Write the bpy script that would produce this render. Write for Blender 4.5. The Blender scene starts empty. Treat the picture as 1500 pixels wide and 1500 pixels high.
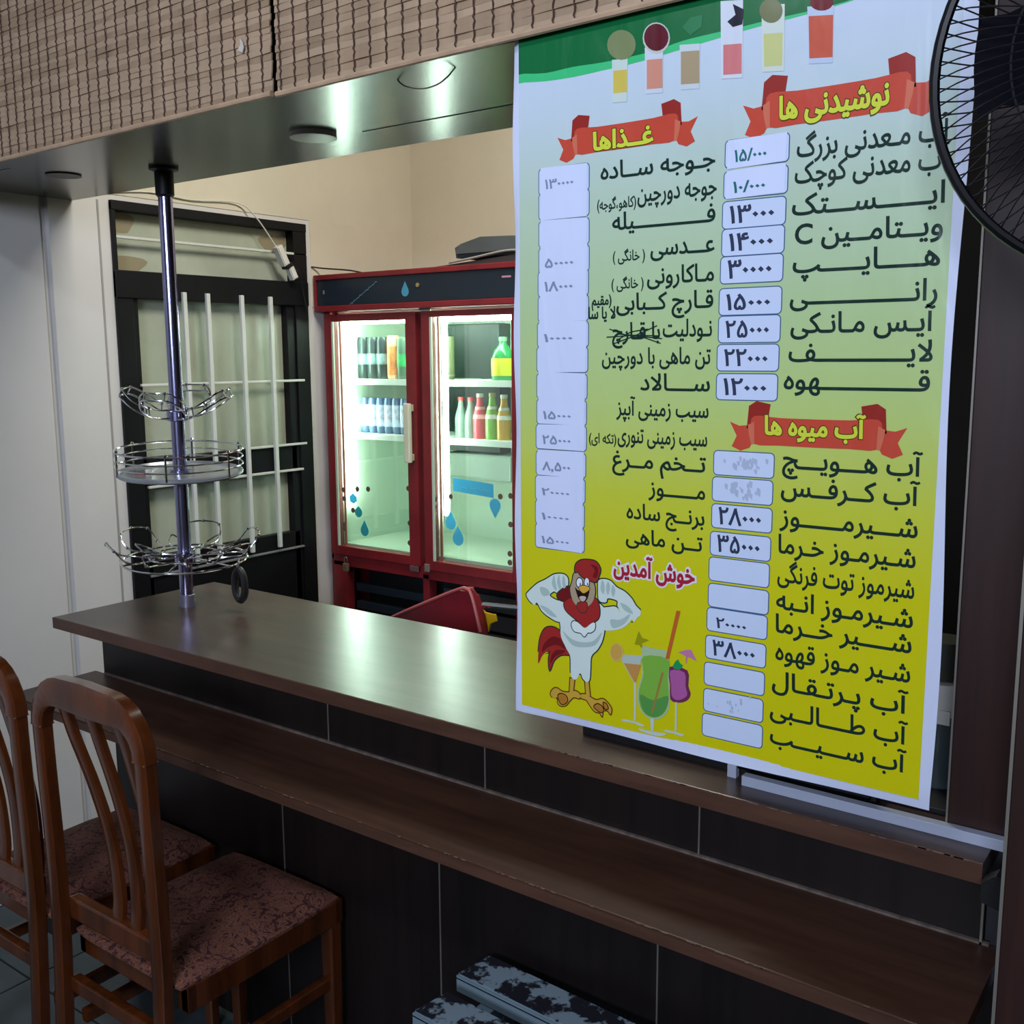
import bpy, bmesh, math, random
from mathutils import Vector, Matrix
import numpy as np
from mathutils.geometry import tessellate_polygon, delaunay_2d_cdt
random.seed(7)
sc = bpy.context.scene
COL = sc.collection
H = 1.55                       # camera height, metres

# ------------------------------------------------------------------ camera
F = 1508.0
YAW, PITCH, ROLL = .63386, .15235, -.0061
fw = Vector((-math.sin(YAW)*math.cos(PITCH), math.cos(YAW)*math.cos(PITCH), -math.sin(PITCH)))
r0 = Vector((math.cos(YAW), math.sin(YAW), 0)); u0 = r0.cross(fw)
rt = math.cos(ROLL)*r0 + math.sin(ROLL)*u0
up = -math.sin(ROLL)*r0 + math.cos(ROLL)*u0
cam = bpy.data.cameras.new('camera'); cam.sensor_width = 36; cam.lens = 36*F/1500
cam.clip_start = .02
co = bpy.data.objects.new('camera', cam); COL.objects.link(co)
co.matrix_world = Matrix(((rt.x, up.x, -fw.x, 0), (rt.y, up.y, -fw.y, 0), (rt.z, up.z, -fw.z, H), (0, 0, 0, 1)))
sc.camera = co

def at(px, py, Y):
    """point of the vertical plane y=Y (metres) seen at a pixel of the photograph: used to measure the place"""
    d = rt*((px-750)/F) - up*((py-750)/F) + fw
    d = d*(Y/d.y)
    return Vector((d.x, Y, d.z+H))

# ------------------------------------------------------------------ world, exposure, lights
sc.view_settings.view_transform = 'Standard'
sc.view_settings.look = 'None'
sc.view_settings.gamma = 1
sc.view_settings.use_curve_mapping = False
sc.view_settings.exposure = 0
w = bpy.data.worlds.new('world'); sc.world = w; w.use_nodes = True
w.node_tree.nodes['Background'].inputs[0].default_value = (.35, .42, .6, 1)
w.node_tree.nodes['Background'].inputs[1].default_value = .03

def area(name, loc, target, sx, sy, power, col):
    l = bpy.data.lights.new(name, 'AREA'); l.shape = 'RECTANGLE'; l.size = sx; l.size_y = sy
    l.energy = power; l.color = col
    o = bpy.data.objects.new(name, l); COL.objects.link(o); o.location = loc
    o.rotation_euler = (Vector(target)-Vector(loc)).to_track_quat('-Z', 'Y').to_euler()
    return o
area('dining_tube_light', (-.9, -.35, 2.84), (-.9, .3, 0), 1.2, .12, 19, (.80, .87, 1))
area('daylight_from_street', (.6, -3.2, 2.35), (-1.0, 1.2, 2.25), 1.5, .7, 38, (.72, .80, 1)).data.spread = math.radians(85)
area('kitchen_tube_light', (-1.6, 2.0, 2.84), (-1.9, 2.3, 0), 1.2, .12, 38, (1, .96, .86))

# ------------------------------------------------------------------ materials
def lin(c):
    c = c/255.0
    return c/12.92 if c <= .04045 else ((c+.055)/1.055)**2.4
def rgb(r, g, b): return (lin(r), lin(g), lin(b), 1)
MATS = {}
def mat(name, col, rough=.5, metal=0, spec=.5, var=0, vscale=(8, 8, 8), bump=0, bscale=60, coat=0, emit=0, kind='noise', col2=None, aniso=0):
    if name in MATS: return MATS[name]
    m = bpy.data.materials.new(name); m.use_nodes = True; nt = m.node_tree
    b = nt.nodes['Principled BSDF']; L = nt.links.new
    b.inputs['Base Color'].default_value = col; b.inputs['Roughness'].default_value = rough
    b.inputs['Metallic'].default_value = metal; b.inputs['Specular IOR Level'].default_value = spec
    b.inputs['Coat Weight'].default_value = coat; b.inputs['Coat Roughness'].default_value = .12
    if emit: b.inputs['Emission Color'].default_value = col; b.inputs['Emission Strength'].default_value = emit
    tc = nt.nodes.new('ShaderNodeTexCoord')
    if var or col2:
        mp = nt.nodes.new('ShaderNodeMapping'); mp.inputs['Scale'].default_value = vscale
        L(tc.outputs['Object'], mp.inputs[0])
        n = nt.nodes.new('ShaderNodeTexNoise'); n.inputs['Scale'].default_value = 1; n.inputs['Detail'].default_value = 6
        n.inputs['Roughness'].default_value = .62
        L(mp.outputs[0], n.inputs['Vector'])
        cr = nt.nodes.new('ShaderNodeValToRGB')
        c2 = col2 or tuple(min(1, c*(1+var)) for c in col[:3])+(1,)
        c1 = col if col2 else tuple(c*(1-var) for c in col[:3])+(1,)
        cr.color_ramp.elements[0].color = c1; cr.color_ramp.elements[1].color = c2
        lo, hi = (.36, .64) if kind == 'noise' else (.47, .53)
        if kind == 'patch': lo, hi = .49, .515
        cr.color_ramp.elements[0].position = lo; cr.color_ramp.elements[1].position = hi
        L(n.outputs[0], cr.inputs[0]); L(cr.outputs[0], b.inputs['Base Color'])
    if bump:
        nb = nt.nodes.new('ShaderNodeTexNoise'); nb.inputs['Scale'].default_value = bscale; nb.inputs['Detail'].default_value = 4
        L(tc.outputs['Object'], nb.inputs['Vector'])
        bp = nt.nodes.new('ShaderNodeBump'); bp.inputs['Strength'].default_value = bump; bp.inputs['Distance'].default_value = .01
        L(nb.outputs[0], bp.inputs['Height']); L(bp.outputs[0], b.inputs['Normal'])
    MATS[name] = m
    return m
def glassmat(name, tint=(.92, .97, .95), gloss=.10, rough=.02):
    if name in MATS: return MATS[name]
    m = bpy.data.materials.new(name); m.use_nodes = True; nt = m.node_tree; nt.nodes.clear(); L = nt.links.new
    o = nt.nodes.new('ShaderNodeOutputMaterial'); mx = nt.nodes.new('ShaderNodeMixShader')
    t = nt.nodes.new('ShaderNodeBsdfTransparent'); g = nt.nodes.new('ShaderNodeBsdfGlossy')
    t.inputs[0].default_value = tint+(1,); g.inputs['Roughness'].default_value = rough
    mx.inputs[0].default_value = gloss
    L(t.outputs[0], mx.inputs[1]); L(g.outputs[0], mx.inputs[2]); L(mx.outputs[0], o.inputs[0])
    MATS[name] = m
    return m

M = {}
M['beige'] = mat('beige_wall_paint', rgb(204, 196, 176), .75, var=.05, vscale=(2, 2, 2), bump=.05)
M['white_wall'] = mat('white_wall_panel', rgb(205, 203, 200), .45, var=.04, vscale=(1.5, 1.5, 1.5), bump=.03, bscale=8)
M['ceiling'] = mat('ceiling_paint', rgb(200, 198, 190), .8)
M['floor'] = mat('floor_tile', rgb(66, 78, 82), .3, var=.2, vscale=(5, 5, 5))
M['grout'] = mat('floor_grout', rgb(45, 48, 50), .8)
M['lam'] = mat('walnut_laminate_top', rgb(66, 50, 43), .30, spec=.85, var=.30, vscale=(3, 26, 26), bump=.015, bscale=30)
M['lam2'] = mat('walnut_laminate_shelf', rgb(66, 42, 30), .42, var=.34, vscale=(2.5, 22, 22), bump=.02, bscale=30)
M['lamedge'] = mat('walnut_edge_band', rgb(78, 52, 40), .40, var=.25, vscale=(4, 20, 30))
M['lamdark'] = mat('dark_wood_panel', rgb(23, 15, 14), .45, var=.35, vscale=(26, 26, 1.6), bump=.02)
M['pillarwood'] = mat('mahogany_cladding', rgb(46, 25, 21), .40, var=.35, vscale=(30, 30, 1.4))
M['joint'] = mat('aluminium_joint', rgb(150, 145, 135), .4, metal=.6)
M['chipped'] = mat('chips_and_highlights', rgb(112, 90, 76), .7, var=.3, vscale=(60, 60, 60))
M['soffit'] = mat('bulkhead_laminate', rgb(70, 69, 62), .24, var=.10, vscale=(3, 20, 3))
M['black'] = mat('black_paint', rgb(13, 14, 17), .5, spec=.25, var=.2, vscale=(8, 8, 8))
M['blackmatt'] = mat('black_plastic', rgb(14, 14, 17), .5)
M['navy'] = mat('dark_blue_header', rgb(24, 34, 44), .35)
M['frost'] = mat('dirty_frosted_glass', rgb(160, 166, 148), .28, var=.14, vscale=(1, 3, 2.2), bump=.03, bscale=12)
M['stain'] = mat('brown_stain', rgb(138, 128, 102), .5)
M['whitepaint'] = mat('white_bar_paint', rgb(200, 202, 196), .4)
M['red'] = mat('red_enamel', rgb(116, 30, 35), .35, var=.18, vscale=(9, 9, 9))
M['redin'] = mat('pale_red_gasket', rgb(176, 96, 84), .5)  # pale red of the strip inside each door pane
M['liner'] = mat('white_liner', rgb(178, 198, 178), .5)
M['linerdark'] = mat('grey_cooler_back', rgb(50, 66, 62), .4, metal=.2)
M['steel'] = mat('steel_blue_reflection', (.34, .34, .56, 1), .2, metal=1)  # blue reflections on the pole are put into the metal colour
M['chrome'] = mat('chrome_wire', (.72, .74, .78, 1), .12, metal=1)
M['aluw'] = mat('white_aluminium', rgb(176, 184, 205), .4)
M['glass'] = glassmat('clear_glass')
M['glassdark'] = glassmat('dark_case_glass', (.12, .14, .15), .12)
M['chair'] = mat('varnished_wood', rgb(82, 40, 16), .18, var=.38, vscale=(22, 22, 3), coat=.5)
M['redvinyl'] = mat('red_vinyl', rgb(120, 22, 34), .38, var=.1, bump=.1, bscale=25)
M['yellow'] = mat('yellow_plastic', rgb(214, 170, 20), .4)
M['whitepl'] = mat('white_plastic', rgb(210, 208, 200), .4)
M['greycush'] = mat('slate_grey_cloth', rgb(72, 78, 80), .85, var=.1, bump=.2, bscale=14)

def twonoise(name, ca, cb, scale, lo, hi, rough, bumpd=0, voro=False):
    m = bpy.data.materials.new(name); m.use_nodes = True; nt = m.node_tree; L = nt.links.new
    b = nt.nodes['Principled BSDF']; b.inputs['Roughness'].default_value = rough
    tc = nt.nodes.new('ShaderNodeTexCoord')
    n = nt.nodes.new('ShaderNodeTexNoise'); n.inputs['Scale'].default_value = scale; n.inputs['Detail'].default_value = 8
    n.inputs['Roughness'].default_value = .65
    if voro: n.inputs['Distortion'].default_value = 2.2
    L(tc.outputs['Object'], n.inputs['Vector'])
    cr = nt.nodes.new('ShaderNodeValToRGB'); e = cr.color_ramp.elements
    e[0].color = ca; e[0].position = lo; e[1].color = cb; e[1].position = hi
    if voro:
        x = e.new(hi+.03); x.color = ca
        x = e.new(hi+.09); x.color = cb
        x = e.new(hi+.12); x.color = tuple(c*.6 for c in ca[:3])+(1,)
    L(n.outputs[0], cr.inputs[0]); L(cr.outputs[0], b.inputs['Base Color'])
    if bumpd:
        bp = nt.nodes.new('ShaderNodeBump'); bp.inputs['Strength'].default_value = bumpd; bp.inputs['Distance'].default_value = .004
        L(n.outputs[0], bp.inputs['Height']); L(bp.outputs[0], b.inputs['Normal'])
    MATS[name] = m
    return m
M['seatfab'] = twonoise('paisley_upholstery', rgb(60, 20, 25), rgb(142, 92, 70), 34, .44, .50, .8, .3, True)
M['worn'] = twonoise('worn_grey_paint_top', rgb(34, 34, 42), rgb(134, 152, 164), 15, .49, .53, .5, .3)
M['wornside'] = mat('worn_grey_paint_side', rgb(118, 138, 150), .5, var=.1, vscale=(5, 5, 20))
M['cane'] = mat('bamboo_slat', rgb(164, 140, 114), .6, var=.12, vscale=(14, 5, 5))
M['cane2'] = mat('bamboo_slat_darker', rgb(150, 126, 100), .6, var=.2, vscale=(11, 5, 5))  # darker bamboo tone, dealt to slats at random
M['canehem'] = mat('bamboo_hem', rgb(176, 148, 120), .6, var=.12, vscale=(20, 20, 20))
M['thread'] = mat('brown_thread', rgb(76, 54, 44), .9)

# ------------------------------------------------------------------ mesh helpers
class B:
    """collects shapes in world metres; obj() links them as one mesh"""
    def __init__(s): s.bm = bmesh.new()
    def box(s, x0, x1, y0, y1, z0, z1, bev=0):
        r = bmesh.ops.create_cube(s.bm, size=1)
        for v in r['verts']:
            v.co = Vector((x0+(v.co.x+.5)*(x1-x0), y0+(v.co.y+.5)*(y1-y0), z0+(v.co.z+.5)*(z1-z0)))
        if bev:
            es = list({e for v in r['verts'] for e in v.link_edges})
            bmesh.ops.bevel(s.bm, geom=es, offset=bev, segments=2, affect='EDGES', profile=.6)
        return s
    def tube(s, pts, r, seg=8, closed=False, caps=True):
        P = [Vector(p) for p in pts]; n = len(P)
        R = r if isinstance(r, (list, tuple)) else [r]*n
        rings = []; nrm = None
        for i, p in enumerate(P):
            if closed: t = (P[(i+1) % n]-P[i-1])
            else: t = P[min(i+1, n-1)]-P[max(i-1, 0)]
            if t.length < 1e-9: t = Vector((0, 0, 1))
            t.normalize()
            if nrm is None:
                a = Vector((0, 0, 1)) if abs(t.z) < .9 else Vector((1, 0, 0))
                nrm = t.cross(a).normalized()
            else:
                nrm = (nrm - t*nrm.dot(t))
                nrm = nrm.normalized() if nrm.length > 1e-6 else t.orthogonal().normalized()
            bn = t.cross(nrm)
            rings.append([s.bm.verts.new(p+R[i]*(math.cos(a)*nrm+math.sin(a)*bn)) for a in [2*math.pi*k/seg for k in range(seg)]])
        m = n if closed else n-1
        for i in range(m):
            a, b = rings[i], rings[(i+1) % n]
            for k in range(seg): s.bm.faces.new((a[k], a[(k+1) % seg], b[(k+1) % seg], b[k]))
        if not closed and caps:
            s.bm.faces.new(list(reversed(rings[0]))); s.bm.faces.new(rings[-1])
        return s
    def sweep(s, pts, hw, ht, wdir):
        """rectangular section swept along pts; wdir = width direction per all; hw,ht half width/thickness"""
        P = [Vector(p) for p in pts]; n = len(P); W = Vector(wdir).normalized(); rings = []
        for i, p in enumerate(P):
            t = (P[min(i+1, n-1)]-P[max(i-1, 0)]).normalized()
            wd = (W - t*W.dot(t)).normalized(); th = t.cross(wd)
            a = hw[i] if isinstance(hw, (list, tuple)) else hw; b = ht[i] if isinstance(ht, (list, tuple)) else ht
            c = .25
            sec = [(a, b*(1-c)), (a*(1-c), b), (-a*(1-c), b), (-a, b*(1-c)), (-a, -b*(1-c)), (-a*(1-c), -b), (a*(1-c), -b), (a, -b*(1-c))]
            rings.append([s.bm.verts.new(p+wd*q[0]+th*q[1]) for q in sec])
        for i in range(n-1):
            a, b = rings[i], rings[i+1]
            for k in range(8): s.bm.faces.new((a[k], a[(k+1) % 8], b[(k+1) % 8], b[k]))
        s.bm.faces.new(list(reversed(rings[0]))); s.bm.faces.new(rings[-1])
        return s
    def lathe(s, prof, c, seg=20, axis='Z'):
        cx, cy, cz = c; rings = []
        for (r, z) in prof:
            ring = []
            for k in range(seg):
                a = 2*math.pi*k/seg; x, y = max(r, 1e-4)*math.cos(a), max(r, 1e-4)*math.sin(a)
                if axis == 'Z': q = (cx+x, cy+y, cz+z)
                elif axis == 'Y': q = (cx+x, cy+z, cz-y)
                else: q = (cx+z, cy+x, cz+y)
                ring.append(s.bm.verts.new(q))
            rings.append(ring)
        for i in range(len(rings)-1):
            a, b = rings[i], rings[i+1]
            for k in range(seg): s.bm.faces.new((a[k], a[(k+1) % seg], b[(k+1) % seg], b[k]))
        s.bm.faces.new(list(reversed(rings[0]))); s.bm.faces.new(rings[-1])
        return s
    def prism(s, poly, axis, a0, a1, bev=0):
        """poly of 2D points extruded along an axis"""
        def q(p, a):
            return {'Y': (p[0], a, p[1]), 'X': (a, p[0], p[1]), 'Z': (p[0], p[1], a)}[axis]
        v0 = [s.bm.verts.new(q(p, a0)) for p in poly]; v1 = [s.bm.verts.new(q(p, a1)) for p in poly]; n = len(poly)
        fs = [s.bm.faces.new(v0), s.bm.faces.new(list(reversed(v1)))]
        for k in range(n): fs.append(s.bm.faces.new((v0[k], v1[k], v1[(k+1) % n], v0[(k+1) % n])))
        if bev:
            es = list({e for f in fs[:2] for e in f.edges})
            bmesh.ops.bevel(s.bm, geom=es, offset=bev, segments=2, affect='EDGES')
        return s

def origin(o):
    v = Vector((0, 0, 0))
    while o is not None: v = v+o.location; o = o.parent
    return v
def obj(name, b, m, parent=None, smooth=False, loc=None, recenter=True):
    bm = b.bm
    bmesh.ops.recalc_face_normals(bm, faces=bm.faces)
    me = bpy.data.meshes.new(name)
    if loc is None:
        loc = Vector((0, 0, 0))
        if recenter and len(bm.verts):
            xs = [v.co for v in bm.verts]
            loc = Vector(((min(c.x for c in xs)+max(c.x for c in xs))/2, (min(c.y for c in xs)+max(c.y for c in xs))/2, min(c.z for c in xs)))
    loc = Vector(loc)
    bmesh.ops.translate(bm, verts=bm.verts, vec=-loc)
    bm.to_mesh(me); bm.free()
    if smooth:
        for p in me.polygons: p.use_smooth = True
        try: me.set_sharp_from_angle(angle=math.radians(40))
        except Exception: pass
    me.materials.append(m)
    o = bpy.data.objects.new(name, me); COL.objects.link(o)
    o.location = loc-(origin(parent) if parent else Vector((0, 0, 0)))
    if parent: o.parent = parent
    return o
def tag(o, label=None, cat=None, group=None, kind=None):
    if label: o['label'] = label
    if cat: o['category'] = cat
    if group: o['group'] = group
    if kind: o['kind'] = kind
    return o
def thing(name, loc, label, cat, group=None):
    o = bpy.data.objects.new(name, None); COL.objects.link(o); o.location = loc; o.empty_display_size = .05
    return tag(o, label, cat, group)
def root_structure(name, loc, label=None):
    o = bpy.data.objects.new(name, None); COL.objects.link(o); o.location = loc
    o['kind'] = 'structure'
    if label: o['label'] = label
    return o
def copy_thing(o, loc, label=None, group=None):
    def cp(a, par):
        c = a.copy(); COL.objects.link(c); c.parent = par
        for ch in list(a.children): cp(ch, c)
        return c
    c = cp(o, None); c.location = loc
    if label: c['label'] = label
    if group: c['group'] = group
    return c
def arc(cx, cz, r, a0, a1, n):
    return [(cx+r*math.cos(math.radians(a0+(a1-a0)*k/n)), cz+r*math.sin(math.radians(a0+(a1-a0)*k/n))) for k in range(n+1)]
def catmull(P, closed=True, n=5):
    out = []; N = len(P)
    for i in range(N if closed else N-1):
        if closed: p0, p1, p2, p3 = P[i-1], P[i], P[(i+1) % N], P[(i+2) % N]
        else: p0, p1, p2, p3 = P[max(i-1, 0)], P[i], P[i+1], P[min(i+2, N-1)]
        for k in range(n):
            t = k/n
            out.append(tuple(.5*((2*b)+(-a+c)*t+(2*a-5*b+4*c-d)*t*t+(-a+3*b-3*c+d)*t**3) for a, b, c, d in zip(p0, p1, p2, p3)))
    if not closed: out.append(tuple(P[-1]))
    return out

# ================================================================== THE ROOM
WX = -2.793     # left wall plane
YB = 3.14       # back wall plane
o = obj('floor', B().box(-3.0, 3.1, -4.1, 3.3, -.06, -.004), M['grout']); tag(o, 'grey tiled floor under the chairs', kind='structure')
fl = o
me = None
for i in range(-8, 2):
    for j in range(-2, 8):
        x, y = i*.4, j*.4
        if x+.4 < -2.95 or y > 3.1: continue
        if me is None:
            t0 = obj('tile', B().box(x+.003, x+.397, y+.003, y+.397, -.006, 0), M['floor'], fl, loc=(x, y, 0)); me = t0.data
        else:
            t = bpy.data.objects.new('tile', me); COL.objects.link(t); t.parent = fl
            t.location = Vector((x, y, 0))-origin(fl)
tag(obj('ceiling', B().box(-3.0, 3.1, -4.1, 3.3, 2.9, 2.98), M['ceiling']), 'plain painted ceiling', kind='structure')
tag(obj('wall_back', B().box(-3.0, 3.1, YB, YB+.12, 0, 2.9), M['beige']), 'beige painted wall behind the red fridge', kind='structure')
# left wall: slab round the door opening
b = B()
b.box(WX-.12, WX, 1.625, 1.815, 0, 2.9); b.box(WX-.12, WX, 2.572, YB, 0, 2.9); b.box(WX-.12, WX, 1.815, 2.572, 2.004, 2.9)
wl = tag(obj('wall_left', b, M['white_wall']), 'pale panelled wall beside the barred black door', kind='structure')
obj('wall_panel', B().box(WX-.12, WX-.012, -4.0, 1.606, 0, 2.9), M['white_wall'], wl)
obj('recessed_joint', B().box(WX-.12, WX-.018, 1.606, 1.625, 0, 2.9), mat('joint_pale', rgb(196, 194, 188), .6), wl)
obj('wall_seam', B().box(WX, WX+.0015, 1.775, 1.781, .1, 2.0), mat('joint_grey', rgb(150, 146, 142), .6), wl)
# beige above the door height: colour shift of the light, painted onto the wall
obj('beige_band', B().box(WX, WX+.002, 1.72, YB, 2.02, 2.9), M['beige'], wl)
obj('beige_strip', B().box(WX, WX+.002, 2.60, YB, 1.72, 2.02), M['beige'], wl)
tag(obj('wall_front', B().box(-3.0, 3.1, -4.12, -4.0, 0, 2.9), M['beige']), kind='structure')
tag(obj('wall_right', B().box(3.0, 3.12, -4.0, YB, 0, 2.9), M['beige']), kind='structure')

# bulkhead (beam) over the counter
b = B().box(WX, 3.0, 1.25, 1.70, 1.988, 2.9)
tr = tag(obj('trim_1', b, M['soffit']), 'glossy dark bulkhead over the counter with two recessed spot holes', kind='structure')
obj('scratch', B().box(-1.50, -1.05, 1.546, 1.5485, 1.9868, 1.988), M['blackmatt'], tr)
obj('seam', B().box(-2.75, -2.44, 1.33, 1.335, 1.987, 1.988), mat('pale_seam', rgb(150, 146, 140), .5), tr)
# spots
s1 = thing('recessed_spotlight', (-1.587, 1.497, 1.988), 'round recessed spotlight with a white rim hanging slightly out of the bulkhead', 'spotlight')
obj('rim', B().lathe([(.030, 0), (.046, 0), (.047, -.010), (.030, -.013)], (-1.587, 1.497, 1.988), 28), M['whitepl'], s1, True)
obj('lens', B().lathe([(.0, -.004), (.031, -.004), (.031, -.008), (.0, -.008)], (-1.587, 1.497, 1.988), 24), mat('dull_lens', rgb(120, 125, 120), .2), s1, True)
s2 = thing('spotlight_cutout', (-2.42, 1.455, 1.988), 'empty dark round spotlight hole at the left end of the bulkhead', 'spotlight')
obj('hole_liner', B().lathe([(.0, -.0005), (.040, -.0005), (.042, -.003), (.0, -.0015)], (-2.42, 1.455, 1.988), 28), M['blackmatt'], s2, True)
# loose wire loop under the blind
pts = [at(x, y, 1.30) for x, y in ((582, 92), (590, 108), (605, 121), (622, 126), (640, 122), (655, 110), (667, 92))]
for p, z in zip(pts, (1.988, 1.978, 1.970, 1.966, 1.968, 1.976, 1.988)): p.z = z
o = obj('loose_wire', B().tube(catmull([tuple(p) for p in pts], False), .0013, 6), mat('old_wire', rgb(110, 105, 88), .5), smooth=True)
tag(o, 'thin loose wire looping down from the bulkhead under the blind', 'wire')

# right-hand clad pillar and partition
p1 = root_structure('wall_partition', (.1, 1.4, 0), 'dark wood clad pillar right of the menu banner')
obj('wood_panel', B().box(-.293, -.222, 1.352, 1.62, .935, 1.988, .001), M['pillarwood'], p1)
obj('wood_panel', B().box(-.191, 3.0, 1.17, 1.62, 0, 2.9, .001), M['pillarwood'], p1)
obj('edge_strip', B().box(-.2955, -.293, 1.350, 1.36, .935, 1.988), M['joint'], p1)
obj('edge_strip', B().box(-.224, -.2195, 1.348, 1.36, .70, 1.988), M['aluw'], p1)
obj('edge_strip', B().box(-.1945, -.191, 1.168, 1.18, .2, 2.9), M['joint'], p1)
obj('dark_gap', B().box(-.2195, -.191, 1.40, 1.60, .0, 1.988), M['blackmatt'], p1)
obj('black_bracket', B().prism([(-.232, .893), (-.199, .885), (-.199, .925), (-.216, .931), (-.232, .918)], 'Y', 1.262, 1.288, .002), M['blackmatt'], p1)

# ---- door with bars in the left wall
d = root_structure('door_1', (WX, 2.19, 0), 'black framed glazed door with white security bars and a transom light')
Y0, Y1 = 1.815, 2.572
def dbox(name, y0, y1, z0, z1, x0, x1, m, bev=.002, par=None): return obj(name, B().box(WX+x0, WX+x1, y0, y1, z0, z1, bev), m, par or d)
dbox('frame_post', Y0, Y0+.055, 0, 1.80, -.06, .012, M['black'])
dbox('frame_post', Y1-.06, Y1, 0, 2.0, -.06, .012, M['black'])
dbox('frame_post', Y0, Y0+.012, 1.80, 2.0, -.06, .012, M['black'])
dbox('frame_head', Y0, Y1, 1.975, 2.003, -.06, .014, M['black'])
dbox('transom_rail', Y0, Y1, 1.722, 1.803, -.06, .016, M['black'])
tp = dbox('transom_pane', Y0+.012, Y1-.03, 1.803, 1.975, -.035, -.025, M['frost'], 0)
for (cy, cz, ry, rz) in ((Y0+.05, 1.945, .045, .035), (Y0+.06, 1.825, .07, .028), (Y1-.12, 1.93, .06, .03)):
    pl = [(cy+ry*math.cos(a)*(1+.2*math.sin(3*a)), cz+rz*math.sin(a)*(1+.15*math.cos(2*a))) for a in [k*math.pi/9 for k in range(18)]]
    obj('rust_stain', B().prism(pl, 'X', WX-.026, WX-.0243), M['stain'], tp)
dbox('transom_bar', Y0+.01, Y1+.005, 1.895, 1.903, .0, .012, M['whitepaint'])
dbox('leaf_stile', Y0+.055, Y0+.075, .0, 1.722, -.045, .004, M['black'])
dbox('leaf_stile', Y1-.095, Y1-.06, .0, 1.722, -.045, .004, M['black'])
dbox('glass_pane', Y0+.07, Y1-.09, 1.235, 1.722, -.035, -.025, M['frost'], 0)
dbox('glass_pane', Y0+.07, Y1-.09, .905, 1.150, -.035, -.025, M['frost'], 0)
dbox('middle_rail', Y0+.06, Y1-.07, 1.150, 1.235, -.045, .004, M['black'])
dbox('bottom_panel', Y0+.06, Y1-.07, 0, .925, -.045, .004, M['black'])
for z, y0, y1 in ((1.462, Y0+.065, Y1-.03), (1.238, 2.28, Y1-.03), (1.147, Y0+.07, Y1-.05)):
    dbox('cross_bar', y0, y1, z-.004, z+.004, .004, .014, M['whitepaint'])
dbox('cross_bar', Y0+.06, Y1-.04, .863, .870, .002, .012, mat('grey_bar', rgb(120, 122, 122), .4))
for y in (2.045, 2.134, 2.270, 2.392):
    dbox('upright_bar', y-.007, y+.007, .882, 1.747, .014, .026, M['whitepaint'])
# wires over the door head
o = obj('door_cable', B().tube(catmull([(WX+.006, 1.80, 2.022), (WX+.006, 1.95, 2.040), (WX+.008, 2.10, 2.034), (WX+.012, 2.277, 2.044), (WX+.03, 2.34, 2.0), (WX+.035, 2.425, 1.90)], False), .0022, 6), M['whitepl'], smooth=True)
tag(o, 'thin pale cable running over the barred door to the hanging socket', 'cable')
s = thing('extension_socket', (WX+.035, 2.44, 1.80), 'white extension socket with a plug hanging over the transom', 'socket')
def obox(name, y, z, hy, hz, ang, x0, x1, m, par):
    c, sn = math.cos(ang), math.sin(ang)
    pl = [(y+c*a-sn*b_, z+sn*a+c*b_) for a, b_ in ((-hy, -hz), (hy, -hz), (hy, hz), (-hy, hz))]
    return obj(name, B().prism(pl, 'X', x0, x1, .003), m, par)
obox('socket_body', 2.435, 1.885, .013, .034, .5, WX+.02, WX+.05, M['whitepl'], s)
obox('black_ring', 2.462, 1.853, .016, .006, .5, WX+.018, WX+.052, M['blackmatt'], s)
obox('plug', 2.478, 1.832, .012, .024, .5, WX+.022, WX+.048, M['whitepl'], s)
obj('cord', B().tube(catmull([(WX+.035, 2.475, 1.86), (WX+.04, 2.51, 1.83), (WX+.03, 2.53, 1.78), (WX+.03, 2.55, 1.70)], False), .0025, 6), M['blackmatt'], s, True)

# ================================================================== COUNTER
ct = thing('bar_counter', (-1.3, 1.45, 0), 'two level dark walnut bar counter with a glossy raised top', 'counter')
obj('raised_top', B().box(-2.323, -.236, 1.290, 1.762, .902, .930, .0015), M['lam'], ct)
obj('edge_band', B().box(-2.324, -.236, 1.2885, 1.2905, .903, .929), M['lamedge'], ct)
obj('lower_shelf', B().box(-2.325, -.225, 1.168, 1.392, .748, .770, .0015), M['lam2'], ct)
obj('edge_band', B().box(-2.326, -.225, 1.1665, 1.1685, .749, .7665), M['lamedge'], ct)
# pale flecks on the lower shelf edge: chips, with its thin highlights painted in
b = B()
for k in range(60):
    x = -2.0+1.75*random.random(); l = .002+.012*random.random()
    b.box(x, x+l, 1.1663, 1.1675, .7692, .7702+.0002*random.random())
o = obj('chips_and_highlights', b, M['chipped'], ct); o['kind'] = 'stuff'
b = B()
for k in range(40):
    x = -.95+.7*random.random(); l = .003+.014*random.random()
    b.box(x, x+l, 1.2883, 1.2895, .9292, .9302)
o = obj('chips_and_highlights', b, M['chipped'], ct); o['kind'] = 'stuff'
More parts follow.
